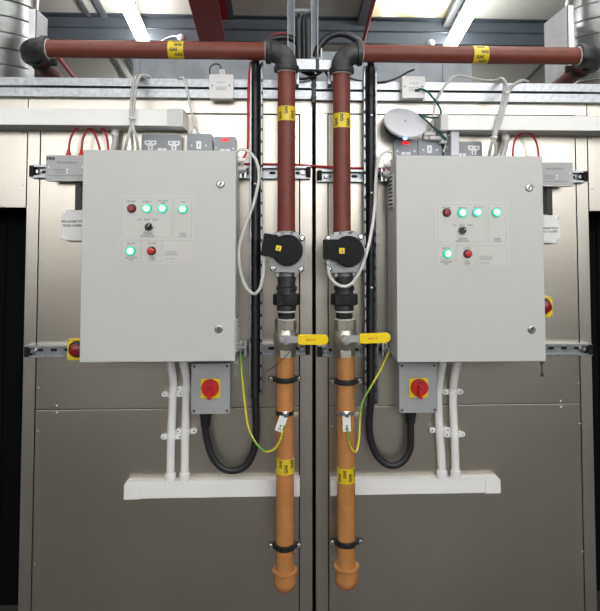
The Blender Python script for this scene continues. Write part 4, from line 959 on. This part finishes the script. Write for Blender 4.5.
clad((394.8, 417.6, 139.6, 163), 'grey fused spur with red neon under the round pale disc', [('neon', 402.2, 409.8, 141.2, 144.2, 'red_led'), ('screw', 397.5, 151), ('screw', 414.5, 151), ('rocker', 401.5, 410.5, 152, 155)], 'fused_spur', 'switch')
clad((418.3, 442, 138.5, 162), 'grey switch with white rocker above the right cabinet', [('rocker', 427, 432, 145.2, 153.2), ('screw', 423.5, 150), ('screw', 436.8, 150)])
clad((444, 482.3, 141.3, 163), 'grey double socket behind the white adaptor, right cabinet', [('outlet', 473.8, 148.5), ('outlet', 453, 148.5), ('rocker', 459, 466, 153.2, 157)], 'double_socket', 'socket')
# white adaptor in the right double socket
c0 = rect(451.2, 459.2, 130.8, 155.5, -0.10)
t = thing('power_adaptor', 'white upright adaptor block plugged into the right double socket', 'adaptor', ((c0[0]+c0[1])/2, -0.05, c0[2]))
MB().box(c0[0], c0[1], -0.10, -0.052, c0[2], c0[3], 0.003).build('case', 'disc', t)
MB().box(c0[0]+0.004, c0[1]-0.004, -0.0525, -0.049, c0[2]+0.01, c0[2]+0.04).build('pins', 'zinc', t)
# plug tops with leads
def plug(px, py, label, lead, w=7, h=7, m='white', rl=0.0035, ml='cable_white', Yf=-0.075):
    a, b, c, e = rect(px-w/2, px+w/2, py-h/2, py+h/2, Yf)
    t = thing('plug', label, 'plug', ((a+b)/2, -0.05, c))
    MB().prism(rrect(a, b, c, e, 0.006), Yf, -0.0485, 0.003).build('body', m, t)
    MB().tube(lead, rl, 8).build('lead', ml, t)
xx = P(194, 131, -0.03)
t = thing('white_lead', 'white lead hanging from the top channel to the left switch', 'cable', P(194, 134, -0.03))
MB().tube(pts(-0.05, (176, 80, -0.02), (180, 77.5, -0.055), (183.5, 78.5), (186, 85), (188.5, 98), (191, 110), (193.6, 122), (194.6, 130, -0.03)), 0.0042, 8).build('sheath', 'cable_white', t)
q = P(194.3, 130.5, -0.03); z_ = Z(133.8, -0.048, 194)
MB().lathe((q.x, -0.03, z_), (0, 0, 1), [(0.015, 0), (0.015, 0.014), (0.010, 0.018), (0.008, 0.028), (0.005, 0.03)], 16).build('gland', 'pvc', t)
# clutter next to the disc: white plug and grey lead ends
plug(428, 136.5, 'white plug lying over the grey switch beside the round disc', pts(-0.06, (430, 133), (432.6, 130), (433, 119), (435, 105), (441.5, 91.5, -0.055), (450, 80.5, -0.05), (457.5, 76, -0.05), (467, 77, -0.04), (476, 79, -0.02)), 8, 5, 'white', 0.005, 'cable_white')
tag(MB().tube(pts(-0.07, (424, 139), (431, 135), (438, 135.5), (444, 132), (450, 129.5, -0.08), (455, 128, -0.09)), 0.005, 8).build('grey_lead', 'cable_grey'), 'short grey lead lying on top of the right grey switch', 'cable')
tag(MB().tube(pts(-0.07, (443, 152), (445.5, 146), (443, 141), (446, 137), (452, 134, -0.095), (455, 132, -0.09)), 0.004, 8).build('grey_lead', 'cable_grey'), 'crinkled grey lead beside the white adaptor block', 'cable')
# grey connector brackets
mb = MB()
for (a, b, c, e) in ((424, 436, 131.5, 135.5), (430, 443, 136, 139.5), (441, 447, 133, 143)): pbox(mb, a, b, c, e, -0.09, -0.052, 0.002)
tag(mb.build('connector_block', 'cable_grey'), 'pale grey connector block between the round disc and the adaptor', 'connector')

# pale disc unit
c = P(405.3, 121.2, -0.10); nrm = Vector((0.10, -0.76, 0.60)).normalized(); rd = 22.0/ppm(-0.10)
t = thing('access_point', 'round pale grey disc unit tilted above the right cabinet', 'wireless unit', c-nrm*0.03)
MB().lathe(c-nrm*0.022, nrm, [(rd*0.6, -0.014), (rd*0.93, 0), (rd, 0.008), (rd, 0.014), (rd*0.985, 0.0175), (rd*0.93, 0.0195), (rd*0.5, 0.0215), (0.003, 0.0222)], 56).build('cover', 'disc', t)
MB().lathe(c-nrm*0.05+Vector((-0.014, 0, 0.006)), nrm, [(rd*0.45, 0), (rd*0.72, 0.006), (rd*0.78, 0.026), (rd*0.6, 0.0265)], 40).build('base', 'black', t)
MB().lathe(c-nrm*0.0008, nrm, [(0.0045, 0), (0.004, 0.0012)], 16).build('logo', 'ink', t)
MB().tube([c-nrm*0.06, Vector((c.x, -0.03, c.z-0.02)), Vector((c.x, -0.001, c.z-0.02))], 0.02, 10, sm=False).build('bracket', 'black', t)
q = P(405.2, 138.6, -0.158); MB().sphere(q, 0.0065, 1.3, 1, 0.8).build('status_light', 'blue_led', t)

# white surface boxes on the top channel
def whitebox(pr, label, screws, side):
    Yf = -0.085; a, b, c, e = rect(*pr, Yf)
    t = thing('junction_box', label, 'junction box', ((a+b)/2, -0.041, c))
    MB().prism(rrect(a+0.001, b-0.001, c-0.001, e, 0.003), -0.078, -0.0415, 0.001).build('back_box', 'white', t)
    f = MB().prism(rrect(a, b, c, e, 0.004), Yf, -0.0782, 0.002).build('front_plate', 'white', t)
    for (u, v) in screws:
        q = P(u, v, Yf); MB().lathe((q.x, Yf+0.0005, q.z), (0, -1, 0), [(0.004, 0), (0.0035, 0.001)], 10).build('screw', 'ink_grey', f)
    q = MB(); xm = (pr[0]+pr[1])/2; ym = (pr[2]+pr[3])/2; k = 1/ppm(Yf)
    for (dx, dy, w, h) in ((-3, -4, 0.8, 0.5), (0, -3.5, 0.5, 0.9), (3, -4, 0.8, 0.5), (0, 0.8, 5.5, 0.25), (0, 2.2, 4.8, 0.25), (0, 3.6, 5.2, 0.25)):
        p0 = P(xm+dx, ym+dy, Yf); q.box(p0.x-w*k, p0.x+w*k, Yf-0.0005, Yf+0.001, p0.z-h*k, p0.z+h*k)
    q.build('print', 'legend_line', f)
    return t, a, b, c, e
t, a, b, c, e = whitebox((209.2, 233.2, 74.2, 98.2), 'white square box on the top channel left of the red drop pipe', ((212, 85.5), (229.5, 85.3)), 0)
q = P(222, 70, -0.06); MB().lathe((q.x, -0.06, e-0.001), (0, 0, 1), [(0.013, 0), (0.013, 0.02), (0.010, 0.026), (0.006, 0.028)], 16).build('gland', 'cable_white', t)
MB().tube([Vector((q.x, -0.06, e+0.022))]+pts(-0.055, (219.5, 65), (214.5, 64), (210.3, 67.5), (209.8, 73, -0.03), (212, 79, -0.005)), 0.0028, 8).build('wire', 'black', t)
t, a, b, c, e = whitebox((402.3, 425.2, 76.2, 97.8), 'white square box with dark green cable on the right top channel', ((404.8, 86.5), (422.5, 86.5)), 1)
MB().box(P(415, 90, -0.09).x, P(419.5, 90, -0.09).x, -0.088, -0.08, P(417, 91.6, -0.09).z, P(417, 89, -0.09).z, 0.001).build('socket', 'black', t)
t = thing('network_cable', 'dark green cable curling from the white box to the disc', 'cable', P(417.5, 90.3, -0.088))
MB().tube(pts(-0.10, (417.3, 90.3, -0.086), (421, 89, -0.1), (427, 91.5), (433.5, 98.5), (439, 106.5), (441, 112.5), (438.5, 116.7), (431, 117.6), (424, 116.3), (419, 114.2), (425, 119.5), (433.5, 127.5), (441, 134), (446.5, 140)), 0.0045, 8).build('sheath', 'green_cable', t)
tag(MB().tube(pts(-0.05, (414, 69.5, -0.03), (409, 71.5), (401, 76), (392, 80), (382, 82.2), (371, 82.5, -0.035), (358, 80.5, -0.03), (350, 78, -0.03)), 0.0042, 8).build('black_lead', 'black_cable'), 'thin black lead sagging left from the right white box', 'cable')

# bunches of grey leads
def bunch(name, lists, tiepos, label, Y=-0.148, r=0.0058, m='cable_grey'):
    t = thing(name, label, 'cable', P(*lists[0][-1][:2], Y))
    for l in lists: MB().tube(pts(Y, *l), r, 8).build('lead', m, t)
    for (px, py, rr) in tiepos: tie(t, P(px, py, Y), rr, (0, 0, 1), 'white')
bunch('lead_bundle', [[(152, 80, -0.01), (148, 76.3, -0.05), (142.5, 75.5, -0.07), (138, 80), (135.5, 90), (134, 105), (132.8, 118), (129.5, 132), (126.5, 143, -0.142), (124.5, 156, -0.07)],
                      [(146, 80, -0.01), (140, 75.5, -0.06), (134.8, 79), (132.2, 90), (131, 104), (131.3, 118), (133.5, 129), (136.8, 140, -0.142), (138.5, 156, -0.07)],
                      [(143, 79, -0.01), (137, 75.6, -0.06), (133, 84, -0.143), (132.2, 98, -0.142), (132, 118, -0.143), (131.4, 132, -0.143), (132.4, 143, -0.08), (133, 156, -0.06)]],
      [(132.2, 118.5, 0.0125)], 'grey leads draped over the top channel above the left cabinet')
bunch('lead_bundle', [[(489, 82, -0.01), (497, 80, -0.05), (502, 78.8, -0.075), (505.8, 83), (506.8, 92), (503.8, 108), (498.5, 123), (493.6, 137.5), (490.5, 147, -0.142), (487, 162, -0.07)],
                      [(528, 81.5, -0.01), (522, 80.5, -0.055), (515, 84), (509.5, 91), (506, 104), (500.5, 121), (495, 137.5), (495.5, 146, -0.142), (497.5, 162, -0.07)],
                      [(500, 82, -0.01), (503, 79.5, -0.06), (504, 86, -0.143), (503.5, 95, -0.143), (500, 110, -0.143), (496.5, 123, -0.143), (493, 137.5, -0.143), (490, 152, -0.08), (489, 162, -0.07)]],
      [(506, 93, 0.013), (494.2, 137.5, 0.0125)], 'grey leads draped over the top channel above the right cabinet')
tag(MB().tube(pts(-0.05, (448, 80.5, -0.043), (454, 76.3), (463, 76.2), (474, 78.2), (484, 80.3), (494, 80.6, -0.03)), 0.0048, 8).build('grey_lead', 'cable_grey'), 'loose grey lead arching over the right top channel', 'cable')

# white valve leads
def valve_lead(side):
    L = side == 'left'; x = CABL[1] if L else CABR[0]
    if L:
        path = [(236.9, 151.5, -0.12), (240.5, 149.3, -0.125), (247, 150.7, -0.13), (254, 156.8, -0.135), (258, 166, -0.14), (259, 178, -0.14), (257.3, 189, -0.14), (252.4, 207.5, -0.14), (244, 228, -0.14), (239, 250, -0.15), (240.2, 270, -0.16), (246, 286.5, -0.18), (253.6, 293.8, -0.2), (259.8, 288.8, -0.22), (263, 275, -0.23), (263.8, 262, -0.235)]
        path = path
    else:
        path = [(392, 152, -0.12), (387, 151.5, -0.125), (381, 155.5, -0.13), (377, 167, -0.135), (375.5, 185, -0.14), (374.8, 205, -0.14), (372.4, 226, -0.19), (367.4, 250, -0.224), (360, 271, -0.226), (352.3, 283, -0.225), (344, 286.4, -0.225), (335.5, 283.2, -0.225), (329.6, 275.5, -0.23), (328.2, 266, -0.235)]
    q = pts(0, *path)
    gx, gy = (263.8, 258.2) if L else (328.1, 261.8); g = P(gx, gy, -0.235)
    t = thing('valve_lead', 'white lead looping from the %s cabinet to the valve actuator' % side, 'cable', g)
    MB().tube(q, 0.0062, 10).build('sheath', 'cable_white', t)
    zt = P(gx, 255.5 if L else 258.5, -0.235).z
    MB().lathe((q[-1].x, -0.235, zt), (0, 0, -1), [(0.010, 0), (0.010, 0.012), (0.008, 0.02), (0.0065, 0.024)], 14).build('gland', 'cable_white', t)
    s = 1 if L else -1
    k = MB(); z = q[0].z if L else q[0].z
    z = min(z, (CABL if L else CABR)[3]-0.02)
    k.lathe((x-s*0.002, -0.12, z), (s, 0, 0), [(0.0125, 0), (0.0125, 0.012), (0.010, 0.016), (0.008, 0.026), (0.0065, 0.028)], 16)
    k.build('gland', 'pvc', t)
    k = thing('cable_gland', 'pale blind gland on the pipe side of the %s cabinet' % side, 'gland', (x, -0.12, z-0.035))
    MB().lathe((x-s*0.002, -0.11, z-0.035), (s, 0, 0), [(0.014, 0), (0.014, 0.012), (0.011, 0.018), (0.009, 0.03)], 16).build('body', 'pvc_grey', k)
    MB().lathe((x+s*0.0275, -0.11, z-0.035), (s, 0, 0), [(0.008, 0), (0.0075, 0.004)], 16).build('plug', 'black' if not L else 'ink_grey', k)
valve_lead('left'); valve_lead('right')

# red cables
t = tag(MB().tube(pts(-0.06, (309.5, 58, -0.07), (307.5, 52), (303.5, 45), (296, 37.8), (287, 34.2), (277, 34.3), (268, 38.5), (259, 48), (252.5, 58), (250, 68, -0.07), (248.6, 85, -0.08), (248.2, 110, -0.08), (248, 140, -0.08), (247.2, 150, -0.085), (243.6, 157.5, -0.1), (239, 163, -0.12)), 0.0048, 8).build('red_cable', 'red_cable'), 'red cable arching over the left elbow then down the tray', 'cable')
tag(MB().tube(pts(-0.02, (244, 164), (270, 164.2), (290, 164.4), (314, 166), (340, 167.4), (362, 168.2), (386, 168.6), (394, 168.8)), 0.0045, 8).build('red_cable', 'red_cable'), 'red cable running level behind both vertical pipes', 'cable')

# earth wires
def earth(side):
    L = side == 'left'
    if L: path = [(240.3, 352, -0.10), (241, 362, -0.11), (243, 385, -0.12), (245.5, 410, -0.13), (248.5, 428, -0.14), (254.5, 441, -0.15), (262, 449.5, -0.165), (268.5, 451.5, -0.175), (275.5, 448, -0.185), (281, 438, -0.195), (283.6, 428, -0.197), (283.5, 421, -0.192)]
    else: path = [(389.3, 352, -0.10), (384.5, 362, -0.11), (376, 378, -0.12), (368, 391, -0.13), (362.6, 402, -0.14), (360.4, 418, -0.15), (359.4, 435, -0.16), (357.4, 448.5, -0.17), (354.6, 452, -0.18), (351, 447, -0.19), (348.4, 438, -0.195), (347, 428, -0.197), (346.5, 420, -0.192)]
    n = 10
    def mf(i, j): return 1 if ((j + int(i*0.22)) % n) < 4 else 0
    q = pts(0, *path)
    t = thing('earth_wire', 'green and yellow earth wire from the %s cabinet to its pipe clamp' % side, 'wire', q[-1], 'earth wires')
    MB().tube(q, 0.0045, n, mfun=mf).build('sheath', ['earth_yellow', 'earth_green'], t)
    MB().lathe(q[0]+Vector((0, 0, -0.006)), (0, 0, 1), [(0.005, 0), (0.006, 0.002), (0.006, 0.018), (0.009, 0.02), (0.009, 0.024)], 10).build('lug', 'zinc', t)
earth('left'); earth('right')

# cabinet fixing brackets next to the rails
def fixing(x0, x1, y0, y1, cab, label, Y=-0.095):
    a, b, c, e = rect(x0, x1, y0, y1, Y)
    t = thing('fixing_bracket', label, 'bracket', ((a+b)/2, -0.041, c), 'zinc cabinet brackets')
    mb = MB(); m = (c+e)/2
    for (u, v) in ((a, a+(b-a)*0.36), (b-(b-a)*0.36, b)): mb.box(u, v, Y, -0.0415, c, e, 0.0015)
    mb.box(a, b, Y+0.004, -0.0415, m-0.008, m+0.008, 0.001); mb.build('plate', 'zinc', t)
    mb = MB(); mb.lathe(((a+b)/2, Y+0.004, m), (0, -1, 0), [(0.010, 0), (0.010, 0.006), (0.007, 0.008), (0.005, 0.014)], 6); mb.build('bolt', 'chrome', t)
fixing(239.0, 246.4, 165.5, 178, 0, 'zinc bracket at the upper pipe side of the left cabinet')
fixing(239.0, 246.4, 343, 356.5, 0, 'zinc bracket at the lower pipe side of the left cabinet')
fixing(381, 387.5, 168.5, 181.5, 0, 'zinc bracket at the upper pipe side of the right cabinet')
fixing(382, 388, 343.5, 356.5, 0, 'zinc bracket at the lower pipe side of the right cabinet')
# keys hanging from the cabinets
def key(px, y0, y1, label, m):
    Y = -0.215; a = P(px, y0, Y); b = P(px, y1, Y)
    a.z = (CABL if px < 300 else CABR)[2]+0.0015; t = thing('cabinet_key', label, 'key', a)
    q = MB(); q.torus(a+Vector((0, 0, -0.0075)), (1, 0, 0), 0.007, 0.0012, 18, 6); q.build('ring', 'zinc', t)
    q = MB(); h = a.z-b.z; q.cyl((a.x, Y, a.z-0.012), (a.x, Y, b.z+0.008), 0.0025, 8); q.box(a.x-0.006, a.x+0.006, Y-0.002, Y+0.002, b.z, b.z+0.012, 0.001); q.box(a.x-0.008, a.x+0.008, Y-0.0022, Y+0.0022, a.z-0.02, a.z-0.010, 0.001); q.build('blade', m, t)
key(235.5, 361.5, 375.5, 'small key hanging below the pipe side of the left cabinet', 'zinc')
key(541.8, 361.5, 376.5, 'small dark key hanging below the right cabinet corner', 'cast')

# ------------------------------------------------------- centre, over the gap
a, b, c, e = rect(296.5, 331, 59.8, 69.2, -0.12)
t = thing('strut_bridge', 'short galvanised channel bridging the two black elbows', 'metal channel', ((a+b)/2, -0.1, c))
MB().extr([(-0.12, c), (-0.082, c), (-0.082, c+0.009), (-0.085, c+0.009), (-0.085, c+0.003), (-0.117, c+0.003), (-0.117, e-0.003), (-0.085, e-0.003), (-0.085, e-0.009), (-0.082, e-0.009), (-0.082, e), (-0.12, e)], a, b).build('channel', 'galv', t)
x_ = P(317.5, 65, -0.12).x; MB().box(x_-0.007, x_+0.007, -0.123, -0.081, c-0.004, e+0.004, 0.001).build('strap', 'black', t)
for px in (297.6, 329.5):
    x_ = P(px, 75, -0.10).x; MB().box(x_-0.006, x_+0.006, -0.10, -0.0425, Z(84, -0.10, px), c+0.001, 0.001).build('foot', 'galv', t)
# riser above
zt0 = e+0.0005; xa, xb = P(291, 30, -0.1).x, P(314.5, 30, -0.1).x
t = thing('cable_riser', 'upright galvanised cable channel rising from between the elbows', 'cable tray', ((xa+xb)/2, -0.1, zt0))
zr = roofz(-0.1, 0.01)
for xx in (xa, xb):
    MB().extr([(xx-0.015, -0.115), (xx-0.010, -0.115), (xx-0.010, -0.113), (xx-0.013, -0.113), (xx-0.013, -0.087), (xx+0.013, -0.087), (xx+0.013, -0.113), (xx+0.010, -0.113), (xx+0.010, -0.115), (xx+0.015, -0.115), (xx+0.015, -0.085), (xx-0.015, -0.085)], zt0, zr, 'z').build('upright', 'galv_dull', t)
for i in range(10):
    zz = zt0+0.05+i*0.16; MB().box(xa, xb, -0.084, -0.081, zz, zz+0.012).build('rung', 'galv_dull', t)
mb = MB(); mb.box(xa-0.01, xb+0.03, -0.118, -0.07, zt0, zt0+0.004); mb.box(xb+0.025, xb+0.03, -0.118, -0.07, zt0, zt0+0.05); mb.build('foot', 'rail_metal', t)
for k, (px, w) in enumerate(((299, 0.013), (308.5, 0.014), (304, 0.008))):
    c0 = P(px, 57, -0.09)
    tag(MB().tube([Vector((c0.x, -0.105, zt0+0.006)), P(px, 45, -0.105), P(px-0.3, 30, -0.105), P(px, 20, -0.10), P(px+0.5, 16.5, -0.07), P(px+0.5, 20, -0.04), P(px, 40, -0.035), P(px, 66, -0.03), P(313+k-1, 76, -0.03), P(313+k-1, 90, -0.005)], w, 10).build('black_cable', 'black_cable'),
        ('left black cable turning over in the upright cable channel', 'right black cable turning over in the upright cable channel', 'thinner middle black cable turning over in the upright channel')[k], 'cable', 'black cables in the riser')
tag(MB().tube(pts(-0.07, (297, 78.5), (304, 79), (312, 77), (319, 73.5), (324, 70.5, -0.075), (328, 76), (331, 81)), 0.0055, 8).build('black_lead', 'black_cable'), 'thin black lead looping under the short bridging channel', 'cable')
a, b, c, e = rect(311.8, 315.8, 79, 103, -0.05)  # black strip put in for the shade of the gap
mb = MB(); mb.box(a, b, -0.05, -0.02, c, e, 0.003); mb.box(a-0.003, b+0.003, -0.053, -0.02, c+0.02, c+0.03, 0.002); mb.box(a-0.003, b+0.003, -0.053, -0.02, e-0.03, e-0.02, 0.002)
tag(mb.build('gap_shade', 'black'), 'black strip standing in for the dark gap where the two top channels meet', 'sleeve')

# ------------------------------------------------------------------- world
w = bpy.data.worlds.new('world'); SC.world = w; w.use_nodes = True
w.node_tree.nodes['Background'].inputs['Color'].default_value = (0.8, 0.9, 1.0, 1); w.node_tree.nodes['Background'].inputs['Strength'].default_value = 0.3
vs = SC.view_settings; vs.view_transform = 'Standard'; vs.look = 'None'; vs.gamma = 1; vs.use_curve_mapping = False
vs.exposure = 0.32
